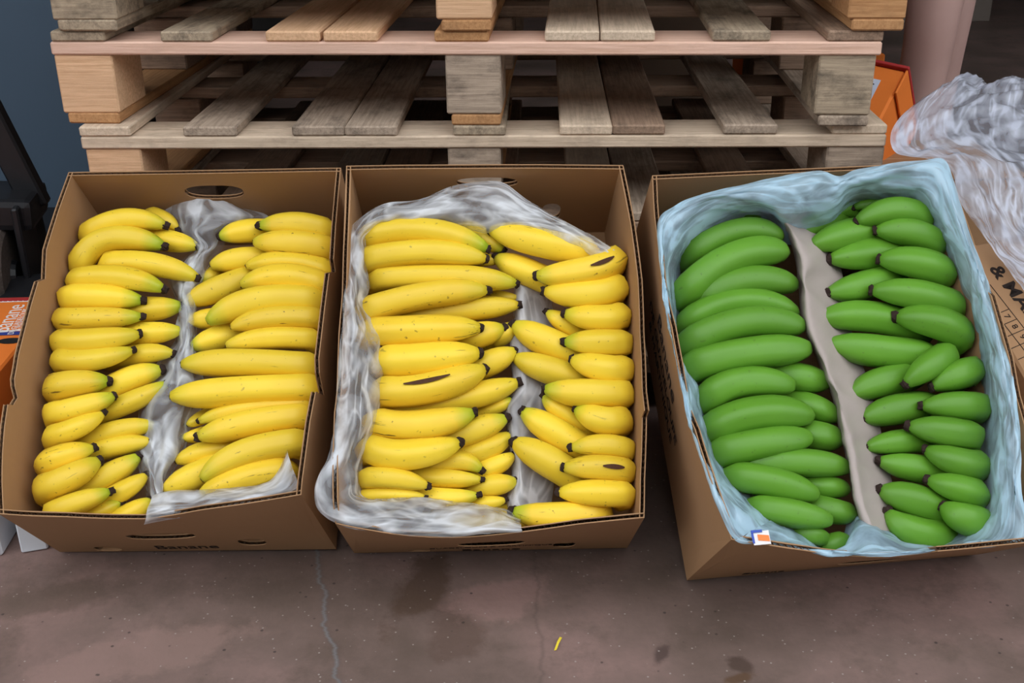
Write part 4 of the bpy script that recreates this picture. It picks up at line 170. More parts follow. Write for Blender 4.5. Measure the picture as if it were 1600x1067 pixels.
PALLETS={'C': {'o': [-0.5804,1.7606,0.4803],'yaw': -0.0736,'deck': [[-0.0001,0.079],[0.1619,0.2445],[0.327,0.4073],[0.4093,0.4894],[0.5733,0.6531],[0.7356,0.815],[0.8169,0.8962],[0.982,1.0628],[1.1462,1.2286]],'blocks': [[0.004,0.0895],[0.5638,0.645],[1.1409,1.2276]]},'B': {'o': [-0.6078,1.7779,0.6209],'yaw': -0.1023,'deck': [[0.0038,0.0867],[0.1721,0.2503],[0.3291,0.4104],[0.4133,0.4941],[0.5803,0.6603],[0.7409,0.8202],[0.8221,0.9009],[0.984,1.0676],[1.1489,1.228]],'blocks': [[0.0015,0.0898],[0.5937,0.676],[1.1412,1.2226]]},'A': {'o': [-0.6078,1.7679,0.7616],'yaw': -0.1023,'blocks': [[0.013,0.11],[0.5828,0.6635],[1.1717,1.2531]]}}
BAG=[[[0.8012, 1.8, 0.5288], [0.8229, 1.8, 0.5296], [0.8519, 1.8, 0.5307], [0.8882, 1.8, 0.532], [0.9462, 1.8, 0.5341]], [[0.7321, 1.74, 0.5229], [0.76, 1.74, 0.5235], [0.7973, 1.74, 0.5243], [0.8438, 1.74, 0.5254], [0.9184, 1.74, 0.527]], [[0.6534, 1.67, 0.4946], [0.6946, 1.67, 0.4959], [0.7496, 1.67, 0.4976], [0.8183, 1.67, 0.4998], [0.9282, 1.67, 0.5033]], [[0.6374, 1.61, 0.467], [0.6803, 1.61, 0.4675], [0.7376, 1.61, 0.4681], [0.8091, 1.61, 0.4688], [0.9236, 1.61, 0.4701]], [[0.6839, 1.54, 0.4646], [0.7184, 1.54, 0.4598], [0.7643, 1.54, 0.4535], [0.8218, 1.54, 0.4456], [0.9137, 1.54, 0.4329]], [[0.6849, 1.48, 0.4292], [0.719, 1.48, 0.4213], [0.7644, 1.48, 0.4108], [0.8211, 1.48, 0.3977], [0.912, 1.48, 0.3767]], [[0.7154, 1.44, 0.383], [0.7461, 1.44, 0.3743], [0.7869, 1.44, 0.3627], [0.838, 1.44, 0.3481], [0.9197, 1.44, 0.3248]], [[0.7332, 1.4, 0.3551], [0.7609, 1.4, 0.3487], [0.7979, 1.4, 0.3402], [0.8442, 1.4, 0.3296], [0.9182, 1.4, 0.3125]], [[0.7481, 1.37, 0.33], [0.773, 1.37, 0.3251], [0.8061, 1.37, 0.3185], [0.8474, 1.37, 0.3103], [0.9136, 1.37, 0.2972]]]
P7=[0.7305, 1.3874]
P9=[0.7202, 1.3259]
OT=[[-0.6886, 1.6312], [-0.6696, 1.6201], [-0.6633, 1.627]]
OANG=1.658
STICK=[-0.169, -0.0127, 0.2276]
T4=[0.7921, 1.5756]
G4=[0.7321, 1.4118]
OHX,OHY=-0.6577,1.5492
LBY=1.57
B4={'o': [0.7219, 1.3712, 0.3072], 'yaw': 0.2967, 'tilt': 0.6283, 'text': [0.0203, 0.0781, -0.0], 'ang': -1.379, 'p9': [0.0036, -0.0304, -0.0]}

# ------------------------------------------------------------ materials
def nodes(name):
    m = bpy.data.materials.new(name); m.use_nodes = True
    nt = m.node_tree; b = nt.nodes['Principled BSDF']
    return m, nt, b
def N(nt, typ, **kw):
    n = nt.nodes.new(typ)
    for k, v in kw.items():
        if k in n.inputs: n.inputs[k].default_value = v
        else: setattr(n, k, v)
    return n
def ramp(nt, src, stops, interp='LINEAR'):
    r = nt.nodes.new('ShaderNodeValToRGB'); r.color_ramp.interpolation = interp
    el = r.color_ramp.elements
    while len(el) > 1: el.remove(el[-1])
    el[0].position = stops[0][0]; el[0].color = (*stops[0][1], 1)
    for p, c in stops[1:]:
        e = el.new(p); e.color = (*c, 1)
    nt.links.new(src, r.inputs[0]); return r.outputs[0]
def mixc(nt, f, a, b, mode='MIX'):
    m = nt.nodes.new('ShaderNodeMix'); m.data_type = 'RGBA'; m.blend_type = mode
    for k, v in ((0, f), (6, a), (7, b)):
        if hasattr(v, 'is_linked'): nt.links.new(v, m.inputs[k])
        elif k == 0: m.inputs[0].default_value = v
        else: m.inputs[k].default_value = (*v, 1)
    return m.outputs[2]
def math_(nt, op, a, b=None):
    m = nt.nodes.new('ShaderNodeMath'); m.operation = op
    for k, v in ((0, a), (1, b)):
        if v is None: continue
        if hasattr(v, 'is_linked'): nt.links.new(v, m.inputs[k])
        else: m.inputs[k].default_value = v
    return m.outputs[0]
def coords(nt, kind='Object', scale=(1, 1, 1), rand=True):
    tc = nt.nodes.new('ShaderNodeTexCoord'); mp = nt.nodes.new('ShaderNodeMapping')
    mp.inputs['Scale'].default_value = scale; nt.links.new(tc.outputs[kind], mp.inputs[0])
    if rand:
        oi = nt.nodes.new('ShaderNodeObjectInfo'); 
        k = math_(nt, 'MULTIPLY', oi.outputs['Random'], 37.0); cx = nt.nodes.new('ShaderNodeCombineXYZ')
        for q in range(3): nt.links.new(k, cx.inputs[q])
        nt.links.new(cx.outputs[0], mp.inputs['Location'])
    return mp.outputs[0]
def noise_(nt, vec, scale, detail=3, rough=.5):
    n = N(nt, 'ShaderNodeTexNoise', Scale=scale, Detail=detail, Roughness=rough); nt.links.new(vec, n.inputs['Vector']); return n.outputs[0]
def bump(nt, b, h, s, d=.002):
    n = N(nt, 'ShaderNodeBump', Strength=s, Distance=d); nt.links.new(h, n.inputs['Height']); nt.links.new(n.outputs[0], b.inputs['Normal'])
def plain(name, c, rough=.6, spec=.3, metal=0, var=.12, scale=40):
    m, nt, b = nodes(name); v = coords(nt)
    n = noise_(nt, v, scale, 4); col = mixc(nt, n, tuple(x * (1 - var) for x in c), tuple(min(1, x * (1 + var)) for x in c))
    nt.links.new(col, b.inputs['Base Color']); b.inputs['Roughness'].default_value = rough; b.inputs['Specular IOR Level'].default_value = spec; b.inputs['Metallic'].default_value = metal
    return m
def wood(name, light, dark, stain, amount, rough=.75):
    m, nt, b = nodes(name)
    v = coords(nt, scale=(4, 90, 90)); g = noise_(nt, v, 2.4, 7, .72)
    v2 = coords(nt, scale=(1.2, 9, 9)); g2 = noise_(nt, v2, 2.0, 4)
    col = ramp(nt, g, [(.36, dark), (.60, light)])
    col = mixc(nt, ramp(nt, g2, [(.35, (0, 0, 0)), (.75, (.55, .55, .55))]), col, tuple(x * .72 for x in light))
    v3 = coords(nt, scale=(9, 16, 16)); g3 = noise_(nt, v3, 1.6, 7, .7)
    col = mixc(nt, ramp(nt, g3, [(.56 - .10 * amount, (0, 0, 0)), (.72, (amount * .85,) * 3)]), col, stain)
    nt.links.new(col, b.inputs['Base Color']); b.inputs['Roughness'].default_value = rough; b.inputs['Specular IOR Level'].default_value = .2
    bump(nt, b, g, .5, .002); return m
WOOD = {
 'pink': wood('fresh_pink_pine', (.80, .53, .41), (.64, .40, .29), (.20, .12, .09), .2),
 'fresh': wood('fresh_sawn_pine', (.76, .48, .29), (.56, .33, .18), (.32, .19, .10), .3),
 'orange': wood('orange_pine', (.54, .29, .13), (.36, .17, .07), (.16, .08, .04), .45),
 'pale': wood('pale_weathered_pine', (.70, .55, .41), (.50, .38, .27), (.16, .115, .085), .55),
 'grey': wood('grey_weathered_pine', (.47, .365, .275), (.26, .195, .145), (.055, .043, .035), .85),
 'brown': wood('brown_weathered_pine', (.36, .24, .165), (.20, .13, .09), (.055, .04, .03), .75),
 'mould': wood('mould_stained_pine', (.46, .36, .25), (.27, .205, .145), (.025, .022, .020), 1.0),
}
def card(name, c, var=.10):
    m, nt, b = nodes(name); v = coords(nt, scale=(1, 1, 1))
    n = noise_(nt, v, 9, 4); n2 = noise_(nt, coords(nt, scale=(1, 1, 30)), 12, 3)
    col = mixc(nt, n, tuple(x * (1 - var) for x in c), tuple(x * (1 + var) for x in c)); col = mixc(nt, math_(nt, 'MULTIPLY', n2, .25), col, tuple(x * .8 for x in c))
    nt.links.new(col, b.inputs['Base Color']); b.inputs['Roughness'].default_value = .7; b.inputs['Specular IOR Level'].default_value = .25
    bump(nt, b, n2, .08, .001); return m
CARD = card('brown_cardboard', (.355, .20, .10)); FLUTE = card('corrugated_fluting', (.22, .135, .085)); PRINT = plain('dark_brown_print', (.028, .02, .017), .8, .1)
def peel(name, body, body2, green, gamt, brown, stripes):
    m, nt, b = nodes(name)
    tc = nt.nodes.new('ShaderNodeTexCoord'); sep = nt.nodes.new('ShaderNodeSeparateXYZ'); nt.links.new(tc.outputs['UV'], sep.inputs[0])
    s = sep.outputs[0]
    vo = coords(nt); n1 = noise_(nt, vo, 22, 3)
    col = mixc(nt, n1, body, body2)
    oi = nt.nodes.new('ShaderNodeObjectInfo')
    hs = nt.nodes.new('ShaderNodeHueSaturation'); nt.links.new(col, hs.inputs['Color'])
    mr = N(nt, 'ShaderNodeMapRange'); mr.inputs['To Min'].default_value = .86; mr.inputs['To Max'].default_value = 1.08; nt.links.new(oi.outputs['Random'], mr.inputs[0]); nt.links.new(mr.outputs[0], hs.inputs['Value'])
    col = hs.outputs[0]
    # green towards the blossom end, its length differing from one to the next
    e = math_(nt, 'ADD', s, math_(nt, 'MULTIPLY', math_(nt, 'SUBTRACT', noise_(nt, vo, 45, 2), .5), .08))
    g = ramp(nt, e, [(0, (gamt, gamt, gamt)), (.05, (gamt * .75, gamt * .75, gamt * .75)), (.17, (0, 0, 0))])
    g = math_(nt, 'MULTIPLY', g, math_(nt, 'FRACT', math_(nt, 'MULTIPLY', oi.outputs['Random'], 17.3)))
    col = mixc(nt, g, col, green)
    # brown bruises and scratches running along the fruit
    vu = coords(nt, 'UV', (3.0, 16, 1)); sc = noise_(nt, vu, 1.35, 5, .6)
    col = mixc(nt, ramp(nt, sc, [(.70 - .07 * stripes, (0, 0, 0)), (.77 - .07 * stripes, (stripes,) * 3)]), col, brown)
    vs_ = coords(nt, 'UV', (26, 16, 1)); sp = noise_(nt, vs_, 1.0, 2, .5)
    col = mixc(nt, ramp(nt, sp, [(.69, (0, 0, 0)), (.75, (stripes * .9,) * 3)]), col, brown)
    nt.links.new(col, b.inputs['Base Color']); b.inputs['Roughness'].default_value = .42; b.inputs['Specular IOR Level'].default_value = .4
    b.inputs['Subsurface Weight'].default_value = 0
    bump(nt, b, n1, .06, .002); return m
YEL = peel('yellow_banana_peel', (.92, .67, .045), (.82, .55, .028), (.30, .46, .02), .95, (.10, .045, .015), .55)
YELK = peel('bruised_yellow_banana_peel', (.92, .65, .045), (.80, .52, .028), (.30, .46, .02), .95, (.09, .035, .012), .9)
GRN = peel('green_banana_peel', (.130, .325, .026), (.095, .255, .018), (.10, .25, .02), .5, (.035, .05, .012), .35)
TIPM = plain('dried_blossom_end', (.035, .022, .018), .85, .1, var=.5, scale=300)
BRUISE = plain('brown_bruise', (.07, .026, .010), .6, .2, var=.5, scale=200)
def film(name, tint, lo, hi, rough=.16, sc=(1, 1, 1), fine=1.0):
    m, nt, b = nodes(name)
    out = nt.nodes['Material Output']; tr = nt.nodes.new('ShaderNodeBsdfTransparent'); tr.inputs[0].default_value = (.95, .97, 1, 1)
    tl = nt.nodes.new('ShaderNodeBsdfTranslucent'); tl.inputs[0].default_value = (*tint, 1)
    b.inputs['Base Color'].default_value = (*tint, 1); b.inputs['Roughness'].default_value = rough; b.inputs['Specular IOR Level'].default_value = .6
    v = coords(nt, 'UV', (1.6, 3.0, 1), rand=True)
    wv = N(nt, 'ShaderNodeTexNoise', Scale=1.3, Detail=3.0, Distortion=.8); nt.links.new(v, wv.inputs['Vector']); n = wv.outputs[0]
    def streak(rot, sx, sy, seed):
        mp = nt.nodes.new('ShaderNodeMapping'); mp.inputs['Rotation'].default_value = (0, 0, rot); mp.inputs['Scale'].default_value = (sx, sy, 1); mp.inputs['Location'].default_value = (seed, seed * 1.7, 0)
        tcn = nt.nodes.new('ShaderNodeTexCoord'); nt.links.new(tcn.outputs['UV'], mp.inputs[0])
        nn = N(nt, 'ShaderNodeTexNoise', Scale=1.0, Detail=1.0, Distortion=.9); nt.links.new(mp.outputs[0], nn.inputs['Vector'])
        r = math_(nt, 'SUBTRACT', 1.0, math_(nt, 'MULTIPLY', math_(nt, 'ABSOLUTE', math_(nt, 'SUBTRACT', nn.outputs[0], .5)), 14.0))
        return math_(nt, 'MAXIMUM', r, 0.0), nn.outputs[0]
    r1, m1 = streak(.3, .9 * fine, 3.4 * fine, 2.0 + lo * 10); r2, m2 = streak(-.6, .8 * fine, 4.6 * fine, 5.0 + hi * 7)
    rid = math_(nt, 'MULTIPLY', math_(nt, 'ADD', math_(nt, 'MULTIPLY', r1, .75), math_(nt, 'MULTIPLY', r2, .6)), n)
    a = ramp(nt, n, [(.33, (lo,) * 3), (.70, (hi,) * 3)])
    a = math_(nt, 'MINIMUM', math_(nt, 'ADD', a, rid), .95)
    n2 = math_(nt, 'ADD', m1, math_(nt, 'MULTIPLY', m2, .6))
    mx0 = nt.nodes.new('ShaderNodeMixShader'); mx0.inputs[0].default_value = .3; nt.links.new(b.outputs[0], mx0.inputs[1]); nt.links.new(tl.outputs[0], mx0.inputs[2])
    mx = nt.nodes.new('ShaderNodeMixShader'); nt.links.new(a, mx.inputs[0]); nt.links.new(tr.outputs[0], mx.inputs[1]); nt.links.new(mx0.outputs[0], mx.inputs[2])
    nt.links.new(mx.outputs[0], out.inputs[0])
    bump(nt, b, n2, .40, .006); return m
FILM = film('clear_plastic_film', (.84, .87, .92), .10, .55, sc=(5, 3, 1))
FILMB = film('bluish_plastic_film', (.54, .77, .93), .40, .86, sc=(5, 3, 1), fine=.75)
FILMG = film('grey_plastic_film', (.70, .68, .70), .35, .72, sc=(5, 3, 1))
BAGM = film('violet_tinted_plastic_bag', (.66, .70, .82), .16, .60, sc=(4, 5, 1), fine=.8)
PAPER = card('grey_kraft_paper', (.40, .335, .305)); PAPER.node_tree.nodes['Principled BSDF'].inputs['Roughness'].default_value = .35

# ------------------------------------------------------------ helpers
def link(name, me, mat=None, parent=None):
    o = bpy.data.objects.new(name, me); COL.objects.link(o)
    if mat and me: me.materials.append(mat)
    if parent: o.parent = parent
    return o
def from_bm(name, bm, mat, parent=None, smooth=False):
    me = bpy.data.meshes.new(name); bm.normal_update(); bm.to_mesh(me); bm.free()
    if smooth:
        for p in me.polygons: p.use_smooth = True
    return link(name, me, mat, parent)
def from_pd(name, vs, fs, mat, parent=None, smooth=False, uv=None):
    me = bpy.data.meshes.new(name); me.from_pydata([tuple(v) for v in vs], [], fs); me.update()
    if smooth: me.polygons.foreach_set('use_smooth', [True] * len(me.polygons))
    if uv:
        l = me.uv_layers.new(name='UVMap')
        for lp in me.loops: l.data[lp.index].uv = uv[lp.vertex_index]
    return link(name, me, mat, parent)
def tag(o, label, cat=None, group=None, kind=None):
    if label: o['label'] = label
    if cat: o['category'] = cat
    if group: o['group'] = group
    if kind: o['kind'] = kind
    return o
def empty(name, loc=(0, 0, 0), rot=None):
    o = bpy.data.objects.new(name, None); COL.objects.link(o); o.empty_display_size = .05
    if rot is not None: o.matrix_world = Matrix.Translation(loc) @ rot.to_4x4()
    else: o.location = loc
    return o
def box_bm(sx, sy, sz, bev=.002, seg=1):
    bm = bmesh.new(); bmesh.ops.create_cube(bm, size=1); bmesh.ops.scale(bm, vec=(sx, sy, sz), verts=bm.verts)
    if bev: bmesh.ops.bevel(bm, geom=list(bm.edges), offset=bev, segments=seg, affect='EDGES', profile=.6)
    return bm
def sweep(path, radii, n=10, caps=True):
    """tube along a list of points, one radius for each"""
    bm = bmesh.new(); rings = []; path = [Vector(p) for p in path]; up = None
    for i, p in enumerate(path):
        t = (path[min(i + 1, len(path) - 1)] - path[max(i - 1, 0)]).normalized()
        if up is None: up = t.orthogonal().normalized()
        up = (up - t * up.dot(t)).normalized(); sd = t.cross(up)
        rings.append([bm.verts.new(p + (up * math.cos(2 * math.pi * k / n) + sd * math.sin(2 * math.pi * k / n)) * radii[i]) for k in range(n)])
    for a, b in zip(rings, rings[1:]):
        for k in range(n): bm.faces.new((a[k], a[(k + 1) % n], b[(k + 1) % n], b[k]))
    if caps: bm.faces.new(rings[0][::-1]); bm.faces.new(rings[-1])
    return bm
def catmull(P, n):
    P = [Vector(p) for p in P]; Q = [P[0] * 2 - P[1]] + P + [P[-1] * 2 - P[-2]]; out = []
    seg = len(P) - 1
    for j in range(n + 1):
        u = j / n * seg; i = min(int(u), seg - 1); t = u - i; a, b, c, d = Q[i:i + 4]
        out.append(.5 * ((2 * b) + (c - a) * t + (2 * a - 5 * b + 4 * c - d) * t * t + (3 * b - a - 3 * c + d) * t ** 3))
    return out
def lettering(name, text, size, mat, parent, mtx, extrude=.0002, align='CENTER', bold=0):
    cu = bpy.data.curves.new(name, 'FONT'); cu.body = text; cu.size = size; cu.align_x = align; cu.align_y = 'CENTER'; cu.extrude = extrude; cu.offset = bold
    t = bpy.data.objects.new(name, cu); COL.objects.link(t)
    dg = bpy.context.evaluated_depsgraph_get(); me = bpy.data.meshes.new_from_object(t.evaluated_get(dg))
    bpy.data.objects.remove(t); me.name = name; me.materials.clear()
    me.transform(mtx)
    return link(name, me, mat, parent)

# ------------------------------------------------------------ the setting
def floor_mat():
    m, nt, b = nodes('stained_red_concrete')
    v = coords(nt, rand=False)
    n = noise_(nt, v, 2.6, 6, .6); n2 = noise_(nt, v, 9, 9, .72); n3 = noise_(nt, v, 90, 3, .6)
    col = ramp(nt, n, [(.36, (.115, .080, .064)), (.50, (.185, .125, .107)), (.62, (.26, .165, .145))])
    col = mixc(nt, ramp(nt, n2, [(.50, (0, 0, 0)), (.66, (.65, .65, .65))]), col, (.105, .074, .058))
    col = mixc(nt, math_(nt, 'MULTIPLY', n3, .35), col, (.10, .075, .065))
    nw = noise_(nt, v, 16, 8, .7)
    def stain(cx, cy, rx, ry, rot, colr, amt, col):
        mp = nt.nodes.new('ShaderNodeMapping'); mp.vector_type = 'TEXTURE'; mp.inputs['Location'].default_value = (cx, cy, 0); mp.inputs['Rotation'].default_value = (0, 0, rot); mp.inputs['Scale'].default_value = (rx, ry, 1)
        nt.links.new(v, mp.inputs[0]); vl = nt.nodes.new('ShaderNodeVectorMath'); vl.operation = 'LENGTH'; nt.links.new(mp.outputs[0], vl.inputs[0])
        d = math_(nt, 'ADD', vl.outputs['Value'], math_(nt, 'MULTIPLY', math_(nt, 'SUBTRACT', nw, .5), 2.2))
        return mixc(nt, ramp(nt, d, [(.6, (amt,) * 3), (1.05, (0, 0, 0))]), col, colr)
    col = stain(-.065, 1.25, .035, .11, -.35, (.085, .052, .036), .8, col)
    col = stain(-.02, 1.15, .045, .06, .2, (.10, .062, .048), .6, col)
    col = stain(.04, 1.21, .075, .05, .5, (.30, .185, .165), .6, col)
    col = stain(-.42, 1.12, .16, .05, .35, (.28, .18, .155), .55, col)
    col = stain(-.55, 1.25, .12, .04, .2, (.11, .078, .06), .6, col)
    col = stain(.225, 1.09, .012, .028, -.5, (.07, .045, .04), .8, col)
    col = stain(.315, 1.066, .016, .018, .6, (.07, .045, .035), .85, col)
    col = stain(.31, 1.045, .02, .010, .2, (.10, .055, .03), .8, col)
    vo = N(nt, 'ShaderNodeTexVoronoi', Scale=75.0); nt.links.new(v, vo.inputs['Vector'])
    col = mixc(nt, ramp(nt, vo.outputs['Distance'], [(.07, (.8, .8, .8)), (.11, (0, 0, 0))]), col, (.36, .31, .28))
    vo2 = N(nt, 'ShaderNodeTexVoronoi', Scale=33.0); nt.links.new(v, vo2.inputs['Vector'])
    col = mixc(nt, ramp(nt, vo2.outputs['Distance'], [(.045, (.8, .8, .8)), (.085, (0, 0, 0))]), col, (.04, .03, .027))
    sep = nt.nodes.new('ShaderNodeSeparateXYZ'); nt.links.new(v, sep.inputs[0])
    def crack(a, slope, y0, wid, colr, col, amp, strength):
        cy = nt.nodes.new('ShaderNodeCombineXYZ'); nt.links.new(sep.outputs[1], cy.inputs[1])
        wob = math_(nt, 'MULTIPLY', math_(nt, 'SUBTRACT', noise_(nt, cy.outputs[0], 14, 6, .7), .5), amp)
        path = math_(nt, 'ADD', math_(nt, 'MULTIPLY', math_(nt, 'SUBTRACT', sep.outputs[1], y0), slope), a)
        d = math_(nt, 'ABSOLUTE', math_(nt, 'SUBTRACT', sep.outputs[0], math_(nt, 'ADD', path, wob)))
        return mixc(nt, ramp(nt, d, [(wid * .5, (strength,) * 3), (wid, (0, 0, 0))]), col, colr)
    col = crack(-.183, -.20, 1.18, .0042, (.05, .04, .04), col, .05, .6)
    col = crack(-.1835, -.20, 1.18, .0016, (.20, .19, .19), col, .05, .7)
    col = crack(.082, .03, 1.15, .0022, (.08, .06, .05), col, .04, .35)
    nt.links.new(col, b.inputs['Base Color'])
    rr = ramp(nt, n, [(.3, (.42, .42, .42)), (.7, (.7, .7, .7))]); nt.links.new(rr, b.inputs['Roughness']); b.inputs['Specular IOR Level'].default_value = .3
    bump(nt, b, n3, .25, .002); return m
def quad(name, pts, mat, kind='structure', thick=None, label=None):
    o = from_pd(name, pts, [(0, 1, 2, 3)], mat); o['kind'] = kind
    if label: o['label'] = label
    return o
FLOOR = floor_mat()
quad('floor', [(-5, -4.2, 0), (6, -4.2, 0), (6, 9, 0), (-5, 9, 0)], FLOOR, label='stained reddish brown concrete floor with cracks')
DARKW = plain('dark_warehouse_paint', (.05, .045, .042), .9, .1)
BLUEP = plain('blue_grey_painted_steel', (.075, .115, .165), .5, .35, var=.08, scale=6)
def slab(name, lo, hi, mat, label):
    lo, hi = Vector(lo), Vector(hi); s = hi - lo; bm = box_bm(*s, bev=0); bmesh.ops.translate(bm, vec=(lo + hi) / 2, verts=bm.verts)
    return tag(from_bm(name, bm, mat), label, kind='structure')
slab('wall_back', (-5, 8.6, 0), (6, 8.8, 3.4), DARKW, 'dark back wall of the warehouse')
slab('wall_right', (5.6, .9, 0), (5.8, 8.6, 3.4), DARKW, 'dark right wall of the warehouse')
slab('shade_ceiling', (-5, 1.2, 3.2), (6, 8.6, 3.4), DARKW, 'unseen dark roof slab added to shade the pallets')  # added overhead out of view; its front edge shapes the sky light
slab('wall_left', (-5, 2.62, 0), (-.80, 2.70, 3.2), BLUEP, 'blue grey painted steel wall panel behind the pallets')
slab('wall_side', (-.88, 2.70, 0), (-.80, 8.6, 3.2), DARKW, 'dark side wall behind the blue panel')
slab('wall_outer', (-3.2, .9, 0), (-3.0, 2.62, 3.2), DARKW, 'dark wall at the far left')

slab('sky_block_wall', (-12, -4.2, 0), (12, -4.0, 3.6), plain('sky_block_grey', (.25, .25, .25), .9, .1), 'unseen grey wall added behind the camera to block low sky')  # added out of view to cut off the low-angle sky light
# ------------------------------------------------------------ wooden pallets
def board(name, x0, x1, y0, y1, z0, z1, mat, parent, along='x', jit=.0, bev=.0025):
    sx, sy, sz = abs(x1 - x0), abs(y1 - y0), z1 - z0
    bm = box_bm(sx if along == 'x' else sy, sy if along == 'x' else sx, sz, bev)
    for v in bm.verts:
        v.co.z += (noise.noise(Vector((v.co.x * 3, v.co.y * 3, z0 * 31 + x0 * 7))) * .0015)
        v.co.y += noise.noise(Vector((v.co.x * 2.3, z0 * 11 + x0 * 5, 3))) * .0025
    o = from_bm(name, bm, mat, parent); o.location = ((x0 + x1) / 2, (y0 + y1) / 2, (z0 + z1) / 2)
    o.rotation_euler.z = (0 if along == 'x' else math.pi / 2) + random.uniform(-jit, jit)
    return o
def pallet(o3, yaw, width, deck, blocks, hb, label, mats, depth=.80, td=.0155, ts=.0195, tb=.0165):
    """o3: front left corner of the top of the cross boards; hb: height of the blocks"""
    base = o3[2] - ts - hb - tb
    e = empty('wooden_pallet', (o3[0], o3[1], base)); e.rotation_euler.z = yaw
    tag(e, label, 'pallet', 'wooden pallets stacked behind the boxes')
    zb = tb; zs = tb + hb; zd = zs + ts
    for k, (a, b) in enumerate(deck):
        board('deck_board', a, b, .0, depth, zd, zd + td, WOOD[mats['deck'][k % len(mats['deck'])]], e, 'y', .004)
    for k, yy in enumerate((0, depth / 2 - .05, depth - .1)):
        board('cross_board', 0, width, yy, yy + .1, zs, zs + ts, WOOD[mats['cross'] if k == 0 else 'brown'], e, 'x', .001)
    for k, (a, b) in enumerate(blocks):
        for j, (ya, yb) in enumerate(((.004, .124), (depth / 2 - .06, depth / 2 + .06), (depth - .124, depth - .004))):
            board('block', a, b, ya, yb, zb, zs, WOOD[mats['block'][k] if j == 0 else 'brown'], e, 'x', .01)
        board('bottom_board', a + .006, b - .002, .004, depth, 0, tb, WOOD[mats['bottom'][k]], e, 'y', .003)
    return e
PC, PB, PA = PALLETS['C'], PALLETS['B'], PALLETS['A']
WP = 1.2276; pitch = PB['o'][2] - PC['o'][2]; HB = pitch - .0155 - .0195 - .0165 - .0004
gen_deck = [(0, .08), (.165, .245), (.33, .41), (.413, .493), (.575, .655), (.74, .82), (.822, .902), (.985, 1.065), (1.148, 1.228)]
pallet(PC['o'], PC['yaw'], WP, PC['deck'], PC['blocks'], HB, 'pale pallet directly behind the rear rims of the boxes', dict(deck=['pale', 'grey', 'grey', 'grey', 'mould', 'pale', 'brown', 'grey', 'pale'], cross='pale', block=['fresh', 'grey', 'grey'], bottom=['orange', 'orange', 'grey']))
pallet(PB['o'], PB['yaw'], WP, PB['deck'], PB['blocks'], HB, 'pallet with a pinkish front board and split left end, second from the top', dict(deck=['mould', 'mould', 'fresh', 'fresh', 'orange', 'pale', 'pale', 'mould', 'brown'], cross='pink', block=['fresh', 'grey', 'mould'], bottom=['orange', 'orange', 'grey']))
pallet(PA['o'], PA['yaw'], WP + .03, gen_deck, PA['blocks'], HB, 'topmost pallet of the stack, cut off by the upper picture edge', dict(deck=['grey', 'brown', 'pale'], cross='pale', block=['mould', 'fresh', 'orange'], bottom=['mould', 'orange', 'orange']))
for q in range(2):   # unseen pallets added on top to keep light out of the stack
    pallet((PA['o'][0] + .01 * (q - 1), PA['o'][1] + .008, PA['o'][2] + (q + 1) * pitch), PA['yaw'] + .01 * q, WP, gen_deck, PC['blocks'], HB, ['unseen pallet added on the topmost one in view to block light', 'unseen highest pallet, added to the stack to block light'][q], dict(deck=['grey', 'brown', 'pale'], cross='pale', block=['fresh', 'grey', 'brown'], bottom=['orange', 'brown', 'grey']))
zl = PC['o'][2] - .0195 - HB - .0165 - .0006   # underside of that pallet
x0, y0 = PC['o'][0], PC['o'][1]
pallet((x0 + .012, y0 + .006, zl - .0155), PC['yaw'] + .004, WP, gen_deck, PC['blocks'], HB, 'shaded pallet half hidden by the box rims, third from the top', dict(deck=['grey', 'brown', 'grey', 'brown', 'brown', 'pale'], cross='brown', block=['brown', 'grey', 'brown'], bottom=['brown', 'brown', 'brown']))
zl2 = zl - .0155 - .0165 - .0195 - HB - .0006
hb2 = (zl2 - 2 * .0519) / 2
for q in range(2):
    zt = zl2 - .0155 - q * (hb2 + .0519)
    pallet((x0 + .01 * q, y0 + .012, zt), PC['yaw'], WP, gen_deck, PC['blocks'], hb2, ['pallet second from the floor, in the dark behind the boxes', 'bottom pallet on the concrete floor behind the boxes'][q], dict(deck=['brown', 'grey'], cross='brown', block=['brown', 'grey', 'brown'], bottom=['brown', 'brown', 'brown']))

# ------------------------------------------------------------ cardboard boxes
TH = .0065
def rotm(yaw, tilt, roll):
    return Matrix.Rotation(yaw, 3, 'Z') @ Matrix.Rotation(tilt, 3, 'X') @ Matrix.Rotation(roll, 3, 'Y')
SIDES = {'back': ('BL', 'BR'), 'front': ('FL', 'FR'), 'left': ('FL', 'BL'), 'right': ('FR', 'BR')}
def wall_fn(bi, side):
    W, L, H = BOXES[bi][6:9]; d = WALLS[bi]; ka, kb = SIDES[side]
    base = {'FL': Vector((-W / 2, 0, 0)), 'FR': Vector((W / 2, 0, 0)), 'BL': Vector((-W / 2, L, 0)), 'BR': Vector((W / 2, L, 0))}
    a, b = Vector(d['corners'][ka]), Vector(d['corners'][kb]); dv = b - a; e = dv.normalized(); n = Vector((-e.y, e.x, 0)); b0, b1 = d[side]['bow']
    def S(t, z, off=0):
        rim = a + dv * t + n * (4 * t * (1 - t) * b0 + 4 * t * (1 - t) * (1 - 2 * t) * b1); bs = base[ka] + (base[kb] - base[ka]) * t
        P = bs + (rim - bs) * (z / H)
        s = {'back': (0, -1), 'front': (0, 1), 'left': (1, 0), 'right': (-1, 0)}[side]
        return P + Vector((s[0], s[1], 0)) * off
    return S, dv.length, H
def interp(rim, t):
    for (a, va), (b, vb) in zip(rim, rim[1:]):
        if t <= b: return va + (vb - va) * (t - a) / max(b - a, 1e-6)
    return rim[-1][1]
